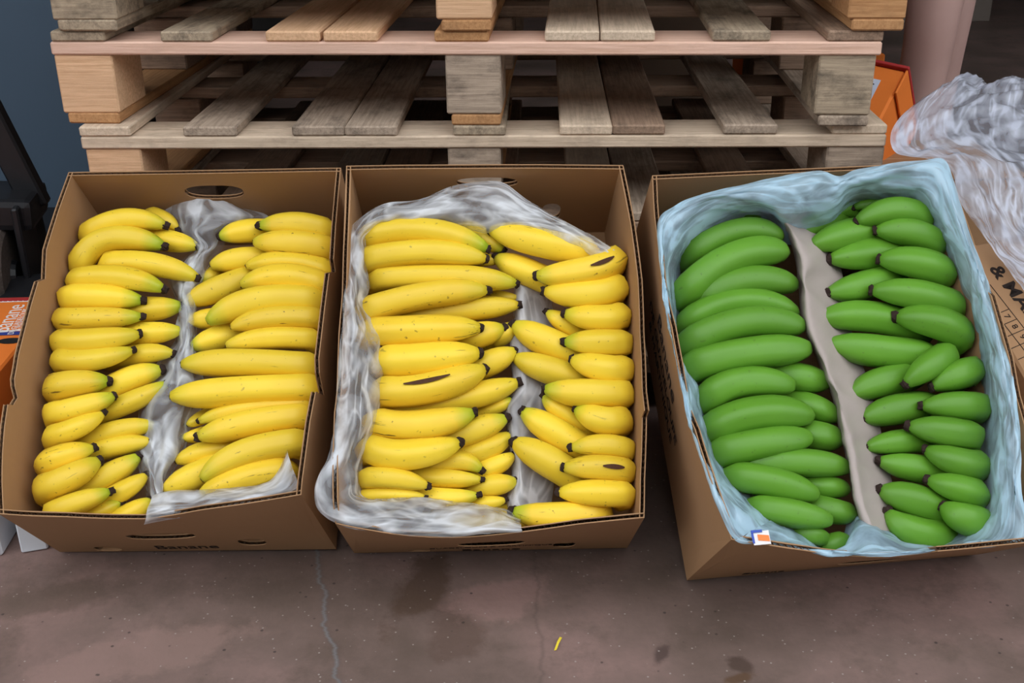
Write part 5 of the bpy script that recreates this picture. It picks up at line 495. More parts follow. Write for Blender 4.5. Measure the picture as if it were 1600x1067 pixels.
def panel(bi, side, parent, name):
    S, ln, H = wall_fn(bi, side); d = WALLS[bi][side]; rim = d['rim']; holes = [h for h in d['holes']]
    zmin = .0005
    nb = 26
    outer = [(t / nb, zmin) for t in range(nb + 1)]
    ts = sorted(set([r[0] for r in rim] + [k / nb for k in range(1, nb)]), reverse=True)
    top = [(t, interp(rim, t) + (noise.noise(Vector((t * 60, bi * 5, hash(side) % 7 * 0 + len(side)))) * .0012 if 0 < t < 1 else 0)) for t in ts]
    outer += top
    pts = [Vector(p) for p in outer]; edges = [(i, (i + 1) % len(pts)) for i in range(len(pts))]
    for (c, v, a, b) in holes:
        i0 = len(pts); m = 20
        for k in range(m):
            th = 2 * math.pi * k / m; ct, st = math.cos(th), math.sin(th); q = 2 / 2.6
            pts.append(Vector((c + a * math.copysign(abs(ct) ** q, ct), v + b * math.copysign(abs(st) ** q, st))))
        edges += [(i0 + k, i0 + (k + 1) % m) for k in range(m)]
    inh = lambda t, v, g=1.0: any(((t - c) / (a * g)) ** 2 + ((v - vv) / (b * g)) ** 2 < 1 for c, vv, a, b in holes)
    inh2 = lambda t, v: any(abs((t - c) / a) ** 2.6 + abs((v - vv) / b) ** 2.6 < 1 for c, vv, a, b in holes)
    for i in range(1, nb):
        for j in range(1, 7):
            t = (i + .3 * (j % 2)) / nb; v = H * j / 7
            if v < interp(rim, t) - .012 and not inh(t, v, 1.35): pts.append(Vector((t, v)))
    # the two directions differ in scale: work in metres for the triangulation
    sc = [Vector((p.x * ln, p.y)) for p in pts]
    vs, es, fs, *_ = geometry.delaunay_2d_cdt(sc, edges, [], 0, 1e-6)
    tri = []
    for f in fs:
        c = sum((vs[i] for i in f), Vector((0, 0))) / len(f); t = c.x / ln
        if c.y < interp(rim, t) + .0006 and c.y > zmin and not inh2(t, c.y) and 0 <= t <= 1: tri.append(list(f))
    V, F = [], []
    used = {}
    for o0, o1 in ((0, .0013), (TH - .0013, TH)):
        b0 = len(V); n = len(vs)
        for off in (o0, o1): V += [S(min(max(p.x / ln, 0), 1), p.y, off) for p in vs]
        cnt = {}
        for f in tri:
            F.append([b0 + i for i in f]); F.append([b0 + n + i for i in reversed(f)])
            for k in range(len(f)):
                e = (f[k], f[(k + 1) % len(f)]); cnt[e] = 1
        for (i, j) in cnt:
            if (j, i) not in cnt: F.append([b0 + j, b0 + i, b0 + n + i, b0 + n + j])
    o = from_pd(name, V, F, CARD, parent)
    # corrugation between the two liners
    per = .0078; nz = int(ln / (per / 2)); FV, FF = [], []
    for k in range(nz):
        t0, t1 = k / nz, (k + 1) / nz; off0, off1 = (.0012, TH - .0012) if k % 2 == 0 else (TH - .0012, .0012)
        tm = (t0 + t1) / 2; top_ = interp(rim, tm) - .0006
        cuts = [zmin]
        for c, vv, a, b in sorted(holes, key=lambda h: h[1]):
            q = abs((tm - c) / a)
            if q < 1:
                hh = b * (1 - q ** 2.6) ** (1 / 2.6); cuts += [vv - hh, vv + hh]
        cuts.append(top_)
        for z0, z1 in zip(cuts[0::2], cuts[1::2]):
            if z1 <= z0: continue
            i = len(FV); FV += [S(t0, z0, off0), S(t1, z0, off1), S(t1, z1, off1), S(t0, z1, off0)]; FF.append((i, i + 1, i + 2, i + 3))
    from_pd('fluting', FV, FF, FLUTE, o)
    return o
BOXE = []
blab = ['leftmost open cardboard box, filled with two rows of yellow bananas', 'middle open cardboard box of yellow bananas with a plastic liner', 'rightmost open cardboard box, holding green bananas in bluish film']
for bi, B in enumerate(BOXES):
    e = empty('banana_box', B[:3], rotm(*B[3:6])); BOXE.append(e)
    tag(e, blab[bi], 'box', 'open banana boxes leaning on the pallets')
    W, L, H = B[6:9]
    P = {}
    for side, nm in (('back', 'end_panel'), ('front', 'end_panel'), ('left', 'side_panel'), ('right', 'side_panel')):
        P[side] = panel(bi, side, e, nm)
    bm = box_bm(W - .001, L - .001, .005, 0); bmesh.ops.translate(bm, vec=(0, L / 2, .003), verts=bm.verts); from_bm('bottom_panel', bm, CARD, e)
    def on_wall(side, t, z, flip=1):
        S, ln, H_ = wall_fn(bi, side); o = S(t, z, -.0004); du = (S(min(t + .02, 1), z) - S(t, z)).normalized() * flip; dz = (S(t, z + .01) - S(t, z)).normalized(); n = du.cross(dz).normalized()
        return Matrix(((du.x, dz.x, n.x, o.x), (du.y, dz.y, n.y, o.y), (du.z, dz.z, n.z, o.z), (0, 0, 0, 1)))
    if bi == 0:
        lettering('lettering', 'Banane', .030, PRINT, P['front'], on_wall('front', .48, .026))
    if bi == 1:
        lettering('lettering', 'GUADELOUPE & MARTINIQUE', .012, PRINT, P['front'], on_wall('front', .50, .062))
        lettering('lettering', 'Banane', .028, PRINT, P['front'], on_wall('front', .50, .020))
    if bi == 2:
        lettering('lettering', 'Banane', .020, PRINT, P['front'], on_wall('front', .24, .022))
        lettering('lettering', 'Banane', .042, PRINT, P['left'], on_wall('left', .52, .150, -1))
        lettering('lettering', 'DE GUADELOUPE', .026, PRINT, P['left'], on_wall('left', .52, .108, -1))
        lettering('lettering', '& MARTINIQUE', .026, PRINT, P['left'], on_wall('left', .52, .074, -1))

# ------------------------------------------------------------ bananas
def banana(bi, side, rad, lay, fl, tip, mid, end, ext, seed):
    nn = 'n' in fl
    P = [Vector(tip), Vector(mid), Vector(end), Vector(ext)]
    if nn: P[0].z -= .010
    # arc through tip, middle and visible end, then the hidden stem end
    q = []
    for k in range(11):
        t = k / 10; a = 2 * (t - .5) * (t - 1); b = 4 * t * (1 - t); c = 2 * t * (t - .5); q.append(P[0] * a + P[1] * b + P[2] * c)
    path = catmull(q + [P[2].lerp(P[3], .45) + (P[2] - P[1]).normalized() * .004, P[3]], 22)
    # arc length
    s = [0]
    for a, b in zip(path, path[1:]): s.append(s[-1] + (b - a).length)
    tot = s[-1]; rn = random.Random(seed)
    prof = [(0, .34 if not nn else .30), (.005, .47), (.014, .66), (.028, .85), (.046, .96), (.062, 1.0)]; rad *= 1.07
    back = [(0, .55), (.012, .74), (.03, .93), (.05, 1)]
    def lin(pr, x):
        for (a, va), (b, vb) in zip(pr, pr[1:]):
            if x < b:
                u = (x - a) / (b - a); return va + (vb - va) * u
        return pr[-1][1]
    kf = min(1, tot / .15)
    if nn: path[0] = path[0].lerp(path[1], .3)
    bm_v, uv, fs = [], [], []; n = 15; up = Vector((0, 0, 1)); ph = rn.uniform(0, 6.28); rings = len(path)
    for i, p in enumerate(path):
        t = (path[min(i + 1, rings - 1)] - path[max(i - 1, 0)]).normalized(); sd = t.cross(Vector((0, 0, 1)))
        if sd.length < .05: sd = t.orthogonal()
        sd.normalize(); u = sd.cross(t)
        r = rad * lin(prof, s[i] / max(kf, .4)) * lin(back, (tot - s[i]) / max(kf, .4))
        for k in range(n):
            a = 2 * math.pi * k / n
            rr = r * (1 + .055 * math.cos(5 * a + ph) + .02 * math.cos(10 * a + 2 * ph) + .01 * math.sin(7 * s[i] / tot + k))
            bm_v.append(p + (sd * math.cos(a) + u * math.sin(a)) * rr); uv.append((s[i] / tot, k / n))
    for i in range(rings - 1):
        for k in range(n): fs.append((i * n + k, i * n + (k + 1) % n, (i + 1) * n + (k + 1) % n, (i + 1) * n + k))
    fs.append(tuple(range(n))[::-1]); fs.append(tuple((rings - 1) * n + k for k in range(n)))
    mat = GRN if bi == 2 else (YELK if 'k' in fl or 'K' in fl else YEL)
    origin = Vector(path[rings // 2]); M = BOXE[bi].matrix_world
    R3 = M.to_3x3()
    o = from_pd('banana', [R3 @ (v - origin) for v in bm_v], fs, mat, None, True, uv)
    o.location = M @ origin
    t = (path[0] - path[2]).normalized()
    if not nn:
        g = 'g' in fl; L_ = .0035 if g else rn.uniform(.006, .009); c0 = path[0] - t * .0015
        bm = sweep([c0, c0 + t * L_ * .5, c0 + t * L_], [rad * (.26 if g else .36), rad * (.25 if g else .37), rad * (.18 if g else .28)], 9)
        for v in bm.verts: v.co = R3 @ (v.co + Vector((rn.uniform(-1, 1), rn.uniform(-1, 1), rn.uniform(-1, 1))) * rad * .07 - origin)
        from_bm('blossom_end', bm, TIPM, o)
    if 'K' in fl:   # long split bruise along the top
        V, Fq = [], []; n0, n1 = (6, 15) if side == 'L' else (10, 17)
        for i in range(n0, n1):
            f_ = (i - n0) / (n1 - 1 - n0); w = .0030 * math.sin(math.pi * min(max(f_, .04), .96)) ** .6; p = path[i]
            tt = (path[i + 1] - path[i - 1]).normalized(); sd = tt.cross(Vector((0, 0, 1))).normalized(); u = sd.cross(tt)
            a0 = 1.45
            for da in (-1, 0, 1):
                a = a0 + da * w / rad; V.append(R3 @ (p + (sd * math.cos(a) + u * math.sin(a)) * rad * (1.085 if da == 0 else 1.075) - origin))
        for i in range(n1 - n0 - 1):
            for k in range(2): Fq.append((i * 3 + k, i * 3 + k + 1, i * 3 + 4 + k, i * 3 + 3 + k))
        from_pd('bruise', V, Fq, BRUISE, o, True)
    return o
sb_ = banana(1, 'L', .017, 2, '.', [.075, .027, .088], [.0, .0245, .090], [-.045, .026, .086], [-.07, .04, .07], 991)
tag(sb_, 'yellow banana showing through the front hand slot of the middle box', 'banana', 'yellow bananas in the middle box')
ORD = ['rearmost', 'second', 'third', 'fourth', 'fifth', 'sixth', 'seventh', 'eighth', 'ninth', 'tenth', 'eleventh', 'twelfth', 'thirteenth', 'fourteenth', 'fifteenth', 'sixteenth', 'seventeenth', 'eighteenth']
BN = ['leftmost box', 'middle box', 'right box']
rows = {}
for k, b in enumerate(BANANAS): rows.setdefault((b[0], b[1], 'u' in b[4]), []).append(k)
for key, ks in rows.items():
    ks.sort(key=lambda k: -BANANAS[k][6][1])
    for n_, k in enumerate(ks):
        b = BANANAS[k]; o = banana(*b, seed=k)
        colr = 'green' if b[0] == 2 else 'yellow'; sd = 'left' if b[1] == 'L' else 'right'
        od = ORD[n_] + ('' if n_ == 0 else ' from back')
        extra = ' with a dark split' if 'K' in b[4] else ''
        if 'u' in b[4]: lab = f'{colr} banana half under others, {od} in the inner {sd} row, {BN[b[0]]}'
        else: lab = f'{colr} banana{extra} on top, {od} in {sd} row, {BN[b[0]]}'
        tag(o, lab, 'banana', f'{colr} bananas in the {BN[b[0]]}')

# ------------------------------------------------------------ plastic film and paper
def sheet(name, grid, mat, bi, n_along, n_across, amp, freq, closed=False, seed=0, thick=.0, lab=None, cat=None, across=1.0, kind=None):
    rows_ = len(grid); G = [[Vector(p) for p in r] for r in grid]
    if closed: G = G + [G[0]]
    A = [catmull(r, n_across) for r in G]
    cols = []
    if closed:
        ext_ = A[-3:-1] + A + A[1:3]
    for k in range(n_across + 1):
        line = [r[k] for r in A]
        if closed:
            full = [r[k] for r in ext_]; tot = len(full) - 1; fine = catmull(full, tot * max(1, round(n_along / (len(A) - 1)))); m = max(1, round(n_along / (len(A) - 1))); fine = fine[2 * m:len(fine) - 2 * m]
            cols.append(fine)
        else: cols.append(catmull(line, n_along))
    na = len(cols[0]); V, uv, F = [], [], []
    mk = n_across // 2; seg_len = [0]
    for i in range(1, na): seg_len.append(seg_len[-1] + (cols[mk][i] - cols[mk][i - 1]).length)
    width = sum((cols[n_across][i] - cols[0][i]).length for i in range(na)) / na
    M = BOXE[bi].matrix_world if bi is not None else Matrix.Identity(4)
    for i in range(na):
        for k in range(n_across + 1):
            p = cols[k][i]
            a = cols[k][max(i - 1, 0)]; b = cols[k][min(i + 1, na - 1)]; tx = (b - a).normalized(); ty = (cols[min(k + 1, n_across)][i] - cols[max(k - 1, 0)][i]).normalized()
            nr = tx.cross(ty); nr = nr.normalized() if nr.length > 1e-6 else Vector((0, 0, 1))
            u, v = i / (na - 1), k / n_across
            sl = seg_len[i]; dd = v * width
            q = Vector((p.x, p.y, p.z)) * freq * .8 + Vector((seed * 3.1, seed, 0)); wx = noise.noise(q * .7) * .012
            fold = lambda fs, fa, sk, ph: (1 - abs(noise.noise(Vector((sl * fs + ph, (dd + wx + sk * sl) * fa, seed + ph)))) * 2.6)
            w = noise.noise(q) * .7 + fold(8, 24 * across, .35, 1.3) * .65 + fold(11, 40 * across, -.6, 7.7) * .32 + fold(26, 20, 1.2, 4.1) * .25
            fade = min(1, 6 * v + .3) * min(1, 6 * (1 - v) + .3)
            V.append(M @ (p + nr * w * amp * fade)); uv.append((sl * 10, dd * 10))
    for i in range(na - 1):
        for k in range(n_across):
            a = i * (n_across + 1) + k; F.append((a, a + 1, a + n_across + 2, a + n_across + 1))
    o = from_pd(name, V, F, mat, None, True, uv)
    return tag(o, lab, cat)
sheet('liner_bag', FILMS['ring3'], FILMB, 2, 36 * 8, 22, .0050, 22, closed=True, seed=1, lab='bluish plastic liner bag bunched around the green bananas', cat='plastic liner', across=1.4)
sheet('liner_bag', FILMS['rear2'], FILM, 1, 27 * 8, 22, .0050, 22, seed=4, lab='clear plastic liner bag folded along the rim of the middle box', cat='plastic liner', across=1.4)
sheet('divider_film', FILMS['div2'], FILMG, 1, 90, 16, .0045, 22, seed=9, lab='grey film divider between the two banana rows, middle box', cat='plastic film')
sheet('divider_sheet', FILMS['div3'], PAPER, 2, 110, 16, .0045, 20, seed=12, lab='grey paper divider between the two rows of green bananas', cat='paper divider')
sheet('plastic_film', FILMS['mid1'], FILM, 0, 160, 18, .0062, 26, seed=15, lab='crumpled clear film strip between the rows of the leftmost box', cat='plastic film')
sheet('plastic_film', FILMS['front1'], FILM, 0, 60, 14, .0035, 26, seed=18, lab='clear film fold inside the front rim of the leftmost box', cat='plastic film')
SL = [[(x_, .0085, .125), (x_, .016, .095), (x_, .012, .060), (x_, .022, .035)] for x_ in (-.075, -.05, -.025, 0, .025, .05)]
sheet('plastic_film', SL, FILM, 0, 50, 12, .003, 30, seed=31, lab='clear film showing through the front hand slot, leftmost box', cat='plastic film')
sheet('plastic_bag', BAG, BAGM, None, 130, 60, .014, 10, seed=23, lab='crumpled translucent plastic bag heaped on the printed carton at the right', cat='plastic bag', across=.5)
sk = BOXE[2].matrix_world
ST_W = plain('sticker_white', (.75, .72, .72), .5); ST_O = plain('sticker_orange', (.85, .22, .05), .5); ST_B = plain('sticker_blue', (.04, .08, .40), .5)
def patch(name, pts, mat, parent=None, th=.0006):
    n = (Vector(pts[1]) - Vector(pts[0])).cross(Vector(pts[2]) - Vector(pts[0])).normalized() * th
    P = [Vector(p) for p in pts]; k = len(P); V = P + [p + n for p in P]
    F = [tuple(range(k))[::-1], tuple(range(k, 2 * k))] + [(i, (i + 1) % k, k + (i + 1) % k, k + i) for i in range(k)]
    return from_pd(name, V, F, mat, parent)
sx, sy, sz = STICK
def sp(a, b, c=0): return Vector((sx + a, sy + b, sz + c))
st = patch('sticker', [sp(-.010, -.006), sp(.010, -.006), sp(.010, .010), sp(-.010, .010)], ST_W)
st.matrix_world = sk @ Matrix.Identity(4)
tag(st, 'small white, orange and blue sticker on the film at the front left of the green bananas', 'sticker')
st['label'] = 'small orange and white sticker on film beside the lowest green bananas'
patch('orange_print', [sp(-.004, -.001, .0007), sp(.009, -.003, .0007), sp(.009, .004, .0007), sp(-.004, .006, .0007)], ST_O, st)
patch('blue_border', [sp(-.011, -.004, .0007), sp(-.0085, -.004, .0007), sp(-.0085, .011, .0007), sp(-.011, .011, .0007)], ST_B, st)
patch('blue_border', [sp(-.011, .008, .0014), sp(.002, .008, .0014), sp(.002, .011, .0014), sp(-.011, .011, .0014)], ST_B, st)

# ------------------------------------------------------------ closed cartons
def carton(name, lo, hi, mat, label, lid=None, lidh=.0, rot=0, base_mat=None):
    """closed carton standing level: body with folded flaps on top and a slot in the long sides"""
    lo, hi = Vector(lo), Vector(hi); s = hi - lo; e = empty(name, ((lo.x + hi.x) / 2, (lo.y + hi.y) / 2, lo.z)); e.rotation_euler.z = rot
    tag(e, label, 'carton')
    bm = box_bm(s.x - .008, s.y - .008, s.z - .006, .003); bmesh.ops.translate(bm, vec=(0, 0, (s.z - .006) / 2), verts=bm.verts); from_bm('body', bm, base_mat or mat, e)
    if lid:
        bm = box_bm(s.x, s.y, lidh, .003); bmesh.ops.translate(bm, vec=(0, 0, s.z - lidh / 2), verts=bm.verts); from_bm('lid', bm, lid, e)
    else:
        for q in (-1, 1):
            bm = box_bm(s.x - .006, s.y / 2 - .004, .005, .0012); bmesh.ops.translate(bm, vec=(0, q * s.y / 4, s.z - .0025), verts=bm.verts); from_bm('top_flap', bm, mat, e)
    return e, s
def top_mtx(e_size, x, y, ang, z): return Matrix.Translation((x, y, z)) @ Matrix.Rotation(ang, 4, 'Z')
def bar(x0, y0, x1, y1, w, parent, z, mat):
    a, b = Vector((x0, y0, z)), Vector((x1, y1, z)); d = (b - a).normalized(); n = Vector((-d.y, d.x, 0)) * w / 2
    return patch('printed_line', [a - n, b - n, b + n, a + n], mat, parent, .0002)
R4_ = rotm(B4['yaw'], B4['tilt'], 0); X4 = (-.022, .36); Y4 = (-.245, .118); Z4 = .196
c4 = empty('printed_carton', Vector(B4['o']) + R4_ @ Vector((0, 0, -Z4)), R4_); tag(c4, 'closed brown carton printed & MARTINIQUE, leaning right of the green bananas', 'carton')
bm = box_bm(X4[1] - X4[0] - .008, Y4[1] - Y4[0] - .008, Z4 - .006, .003); bmesh.ops.translate(bm, vec=((X4[0] + X4[1]) / 2, (Y4[0] + Y4[1]) / 2, Z4 / 2 - .003), verts=bm.verts); from_bm('body', bm, CARD, c4)
bm = box_bm(X4[1] - X4[0], Y4[1] - Y4[0], .09, .003); bmesh.ops.translate(bm, vec=((X4[0] + X4[1]) / 2, (Y4[0] + Y4[1]) / 2, Z4 - .045), verts=bm.verts); lid4 = from_bm('lid', bm, CARD, c4)
ta = B4['ang']; zl4 = Z4 + .0004
lettering('lettering', '& MARTINIQUE', .031, PRINT, lid4, top_mtx(None, B4['text'][0] + .004, B4['text'][1], ta, zl4), align='LEFT', bold=.0007)
gd = Vector((math.cos(ta - .0), math.sin(ta), 0)); gu = Vector((-math.sin(ta), math.cos(ta), 0)); cw = .0168
def gp(i, j): return gd * i + gu * j          # i along the text, j across it
for j_ in (.0125, -.0115): a_, b_ = gp(-.05 if j_ > 0 else -.01, j_), gp(.16, j_); bar(a_.x, a_.y, b_.x, b_.y, .0012, lid4, zl4 - .0002, PRINT)
for c_ in range(0, 8): a_, b_ = gp((c_ - .5) * cw, .0125), gp((c_ - .5) * cw, -.018 if c_ < 2 else -.03); bar(a_.x, a_.y, b_.x, b_.y, .001, lid4, zl4 - .0002, PRINT)
for k_ in range(7, 13):
    q_ = gp((k_ - 7) * cw, .001); lettering('lettering', str(k_), .013, PRINT, lid4, top_mtx(None, q_.x, q_.y, ta, zl4))

ORANGE = card('orange_printed_card', (.80, .20, .03), .06); WHITEC = card('white_coated_card', (.62, .64, .68), .05); RED = plain('dark_red_print', (.40, .03, .03), .6); BLUE = plain('navy_print', (.03, .05, .25), .6); CREAM = plain('white_print', (.80, .76, .74), .6); HOLE_SHADE = plain('hole_shade_black', (.01, .01, .01), .9)
OL = (-1.14, 1.345); OS = (.50, .378, .235)
e_, s_ = carton('orange_carton', (OL[0], OL[1], 0), (OL[0] + OS[0], OL[1] + OS[1], OS[2]), WHITEC, 'orange carton with a red Banane label, left of the leftmost box', lid=ORANGE, lidh=.12)
lid_ = [c for c in e_.children if c.name.startswith('lid')][0]
zt = OS[2] + .0004; ocx, ocy = OL[0] + OS[0] / 2, OL[1] + OS[1] / 2
def rect(x0, y0, x1, y1, z, mat, nm): return patch(nm, [(x0, y0, z), (x1, y0, z), (x1, y1, z), (x0, y1, z)], mat, lid_, .0003)
rx = OS[0] / 2; lb0 = LBY - ocy
rect(rx - .30, lb0 + .012, rx - .004, .184, zt, RED, 'label_band')
rect(rx - .28, lb0 + .014, rx - .006, .168, zt + .0003, CREAM, 'label_border')
rect(rx - .276, lb0 + .018, rx - .0075, .164, zt + .0006, ORANGE, 'label_ground')
rect(rx - .30, lb0, rx - .004, lb0 + .012, zt + .0003, BLUE, 'label_band')
for k_ in range(34):   # scalloped white edge
    for yy in (lb0 + .016, .166):
        patch('label_scallop', [(rx - .278 + k_ * .0078, yy - .0035, zt + .0007), (rx - .273 + k_ * .0078, yy, zt + .0007), (rx - .278 + k_ * .0078, yy + .0035, zt + .0007)], CREAM, lid_, .0002)
for (tx_, sz_), (ox_, oy_) in zip((('Banane', .038), ('DE GUADELOUPE', .0125), ('& MARTINIQUE', .0125)), OT):
    lettering('lettering', tx_, sz_, CREAM, lid_, top_mtx(None, ox_ - ocx, oy_ - ocy, OANG, zt + .001))
bm = sweep([(0, 0, 0), (0, 0, .0006)], [1, 1], 16)
for v in bm.verts: v.co = Vector((OHX - ocx + v.co.x * .018, OHY - ocy + v.co.y * .010, zt + v.co.z))
from_bm('hand_hole_disc', bm, HOLE_SHADE, lid_)  # flat black disc, the shade inside the hole put in as colour
# the white folded carton lying under the front of the leftmost box
bm = box_bm(.035, .10, .05, .002); wc = from_bm('white_tray', bm, WHITEC); wc.location = (-.615, 1.405, .026); wc.rotation_euler.z = .25
tag(wc, 'low white card tray on the floor between orange carton and leftmost box', 'tray')

def open_carton(loc, size, rot, label):
    e = empty('orange_carton', loc); e.rotation_euler = rot; tag(e, label, 'carton'); sx_, sy_, sz_ = size
    bm = box_bm(sx_, sy_, sz_, .004); bmesh.ops.translate(bm, vec=(0, 0, sz_ / 2), verts=bm.verts); from_bm('body', bm, ORANGE, e)
    bm = box_bm(sx_ + .01, .004, .05, .001); bmesh.ops.translate(bm, vec=(0, -sy_ / 2 - .004, sz_ - .026), verts=bm.verts); from_bm('rim_flap', bm, ORANGE, e)
    bm = box_bm(sx_ + .012, sy_ + .012, .006, .001); bmesh.ops.translate(bm, vec=(0, 0, sz_ + .004), verts=bm.verts); lid = from_bm('lid', bm, RED, e)
    return e
OA, OH = .09, .13
rot_oc = Matrix.Rotation(math.radians(36), 3, 'Y') @ Matrix.Rotation(math.radians(-30), 3, 'X') @ Matrix.Rotation(math.radians(42), 3, 'Z')
corner = Vector((.797, 2.02, .503)); oc = open_carton((0, 0, 0), (2 * OA, 2 * OA, OH), (0, 0, 0), 'tilted orange carton with white sticker beside the right pallet ends')
oc.matrix_world = Matrix.Translation(corner - rot_oc @ Vector((-OA, -OA, OH))) @ rot_oc.to_4x4()
carton('brown_carton', (.70, 1.90, 0), (1.0, 2.16, .34), CARD, 'brown carton on the floor under the tilted orange carton')
STK = plain('blue_white_label', (.55, .60, .72), .5)
bm = box_bm(.045, .001, .05, 0); lb = from_bm('address_label', bm, STK, oc); lb.rotation_euler.z = -math.pi / 2; lb.location = (-OA - .0012, -.035, .075)
for q in range(4):
    bm = box_bm(.034 - .006 * (q % 2), .0006, .0022, 0); ln_ = from_bm('printed_line', bm, PRINT, lb); ln_.location = (-.002, -.0008, .014 - q * .009)
carton('dark_carton', (.40, 2.74, 0), (.60, 3.10, .535), card('dull_brown_card', (.14, .09, .06)), 'brown carton with an orange lid, in the dark behind the pallets', lid=ORANGE, lidh=.022)
carton('orange_carton', (.72, 2.72, 0), (1.02, 3.0, .40), ORANGE, 'low orange carton glimpsed between the pallet blocks at right', lid=ORANGE, lidh=.10)

# ------------------------------------------------------------ hand pallet truck at the left
BLK = plain('black_painted_steel', (.010, .010, .012), .45, .4, var=.4); WORN = wood('worn_brown_tyre', (.13, .10, .085), (.06, .045, .04), (.03, .025, .02), .5); STEEL = plain('scuffed_steel', (.10, .10, .11), .4, .5, .6)
pt = empty('pallet_truck', (-.80, 1.98, 0)); tag(pt, 'black hand pallet truck with slanted handle and brown worn wheel, left of the pallets', 'pallet truck')
def part(nm, bm, mat, loc=(0, 0, 0), rot=(0, 0, 0), sm=False, par=None):
    o = from_bm(nm, bm, mat, par or pt, sm); o.location = loc; o.rotation_euler = rot; return o
# handle: a flat-sided bar leaning to the left
hb_ = box_bm(.046, .03, .62, .004); part('handle', hb_, BLK, (-.036, .0, .60), (0, math.radians(-17), 0))
gr = sweep([(-.13, 0, .92), (-.20, 0, .98), (-.14, 0, 1.05), (-.06, 0, 1.02), (-.12, 0, .92)], [.012] * 5, 8); part('handle_grip', gr, BLK, sm=True)
part('pump_housing', box_bm(.17, .13, .055, .012, 2), BLK, (-.02, -.02, .315), (0, .08, .1))
part('pump_cylinder', sweep([(0, 0, .10), (0, 0, .30)], [.05, .045], 18), BLK, (.0, .03, 0), sm=True)
part('foot_pedal', box_bm(.05, .06, .012, .003), STEEL, (-.03, -.10, .335), (.1, .1, .3))
wh = sweep([(-.035, 0, 0), (-.03, 0, 0), (.03, 0, 0), (.035, 0, 0)], [.080, .088, .088, .080], 28); w_o = part('wheel', wh, WORN, (-.015, -.075, .20), (0, 0, .12))
for q in (-1, 1): part('wheel_hub', sweep([(q * .034, 0, 0), (q * .043, 0, 0)], [.03, .026], 16), BLK, par=w_o)
part('wheel_fork', box_bm(.012, .10, .16, .003), BLK, (.045, -.05, .25), (0, 0, .12)); part('wheel_fork', box_bm(.012, .10, .16, .003), BLK, (-.08, -.06, .25), (0, 0, .12))
part('lower_guard', box_bm(.19, .10, .07, .01, 2), BLK, (-.0, -.13, .165), (.1, -.06, .1))
part('front_frame', box_bm(.26, .06, .12, .008), BLK, (-.02, .10, .10))
wh2 = sweep([(-.03, 0, 0), (.03, 0, 0)], [.075, .075], 24); part('wheel', wh2, BLK, (-.02, -.05, .0755), (0, 0, .12))
for q in (-1, 1): part('fork_arm', box_bm(.13, .42, .05, .006), BLK, (-.11 + q * .0 - (.17 if q < 0 else -.04), .33, .11))

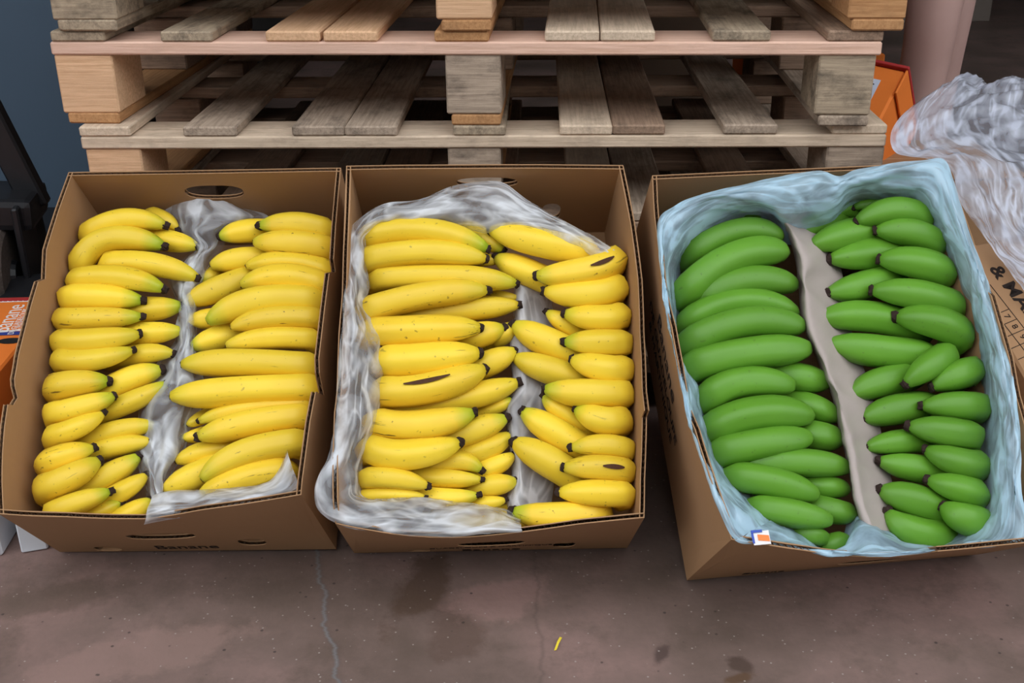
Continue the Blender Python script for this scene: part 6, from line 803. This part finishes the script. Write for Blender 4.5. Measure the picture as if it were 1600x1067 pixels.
# ------------------------------------------------------------ person behind the pallets
SKIN = None
m_, nt_, b_ = nodes('skin'); vv = coords(nt_); nn_ = noise_(nt_, vv, 14, 4); nt_.links.new(mixc(nt_, nn_, (.40, .25, .22), (.50, .32, .28)), b_.inputs['Base Color']); b_.inputs['Roughness'].default_value = .55; SKIN = m_
def skinned(name, chains, mat, parent=None):
    """chains: lists of (x, y, z, rx, ry); the first vertex of the first chain is the root"""
    vs_, es_, rd_ = [], [], []
    idx = {}
    for ch in chains:
        prev = None
        for p in ch:
            k = (round(p[0], 4), round(p[1], 4), round(p[2], 4))
            if k not in idx: idx[k] = len(vs_); vs_.append(p[:3]); rd_.append((p[3], p[4] if len(p) > 4 else p[3]))
            if prev is not None: es_.append((prev, idx[k]))
            prev = idx[k]
    me = bpy.data.meshes.new(name); me.from_pydata(vs_, es_, []); me.update()
    o = link(name, me, mat, parent)
    md = o.modifiers.new('skin', 'SKIN'); md.use_smooth_shade = True
    for i, r in enumerate(rd_): me.skin_vertices[0].data[i].radius = r
    me.skin_vertices[0].data[0].use_root = True
    sb = o.modifiers.new('sub', 'SUBSURF'); sb.levels = 2; sb.render_levels = 2
    dg = bpy.context.evaluated_depsgraph_get(); ev = o.evaluated_get(dg); m2 = bpy.data.meshes.new_from_object(ev); o.modifiers.clear(); o.data = m2
    if mat and not m2.materials: m2.materials.append(mat)
    for p in m2.polygons: p.use_smooth = True
    return o
PX, PY = .968, 2.36
def leg(dx, dy):
    x, y = PX + dx, PY + dy
    return [(PX + .075, PY + .02, .92, .105), (x + .01, y, .80, .088), (x + .004, y - .005, .66, .068), (x, y - .01, .565, .058), (x, y - .014, .52, .054), (x + .003, y + .004, .44, .052), (x + .006, y + .016, .36, .050), (x + .008, y + .012, .24, .040), (x + .010, y + .008, .13, .032), (x + .010, y + .006, .08, .034), (x + .006, y - .08, .045, .034), (x + .004, y - .15, .035, .03)]
per = skinned('person', [leg(0, 0), leg(.10, .16)], SKIN)
tag(per, 'person standing bare-legged behind the plastic bag, only the legs in view', 'person')
SHORT = plain('dark_shorts_cloth', (.03, .03, .04), .9, .1); SHOE = plain('dark_shoe_leather', (.03, .028, .026), .6)
for dx, dy in ((0, 0), (.10, .16)):
    x, y = PX + dx, PY + dy
    skinned('shorts_leg', [[(PX + .075, PY + .02, .95, .125), (x + .01, y, .82, .108), (x + .006, y, .70, .098), (x + .006, y, .66, .094)]], SHORT, per)
    skinned('shoe', [[(x + .010, y + .035, .05, .045), (x + .008, y - .03, .05, .046), (x + .006, y - .10, .042, .044), (x + .004, y - .17, .036, .036)]], SHOE, per)

# ------------------------------------------------------------ things far back and scraps on the floor
carton('grey_carton', (2.1, 5.6, 0), (2.6, 6.1, .30), card('dull_grey_card', (.16, .13, .11)), 'dull carton far back on the warehouse floor, top right')
YS = plain('yellow_scrap', (.80, .62, .05), .5)
sc_ = from_pd('peel_scrap', [(-.006, -.011, .0005), (-.003, -.012, .002), (.001, -.001, .003), (.006, .012, .0008), (.003, .011, .003), (-.001, .001, .0045)], [(0, 1, 5), (0, 5, 2), (5, 4, 2), (2, 4, 3), (1, 2, 5), (1, 0, 2), (4, 5, 3)], YS)
sc_.location = (.103, 1.117, 0); tag(sc_, 'tiny yellow scrap on the bare concrete in front of the boxes', 'scrap')
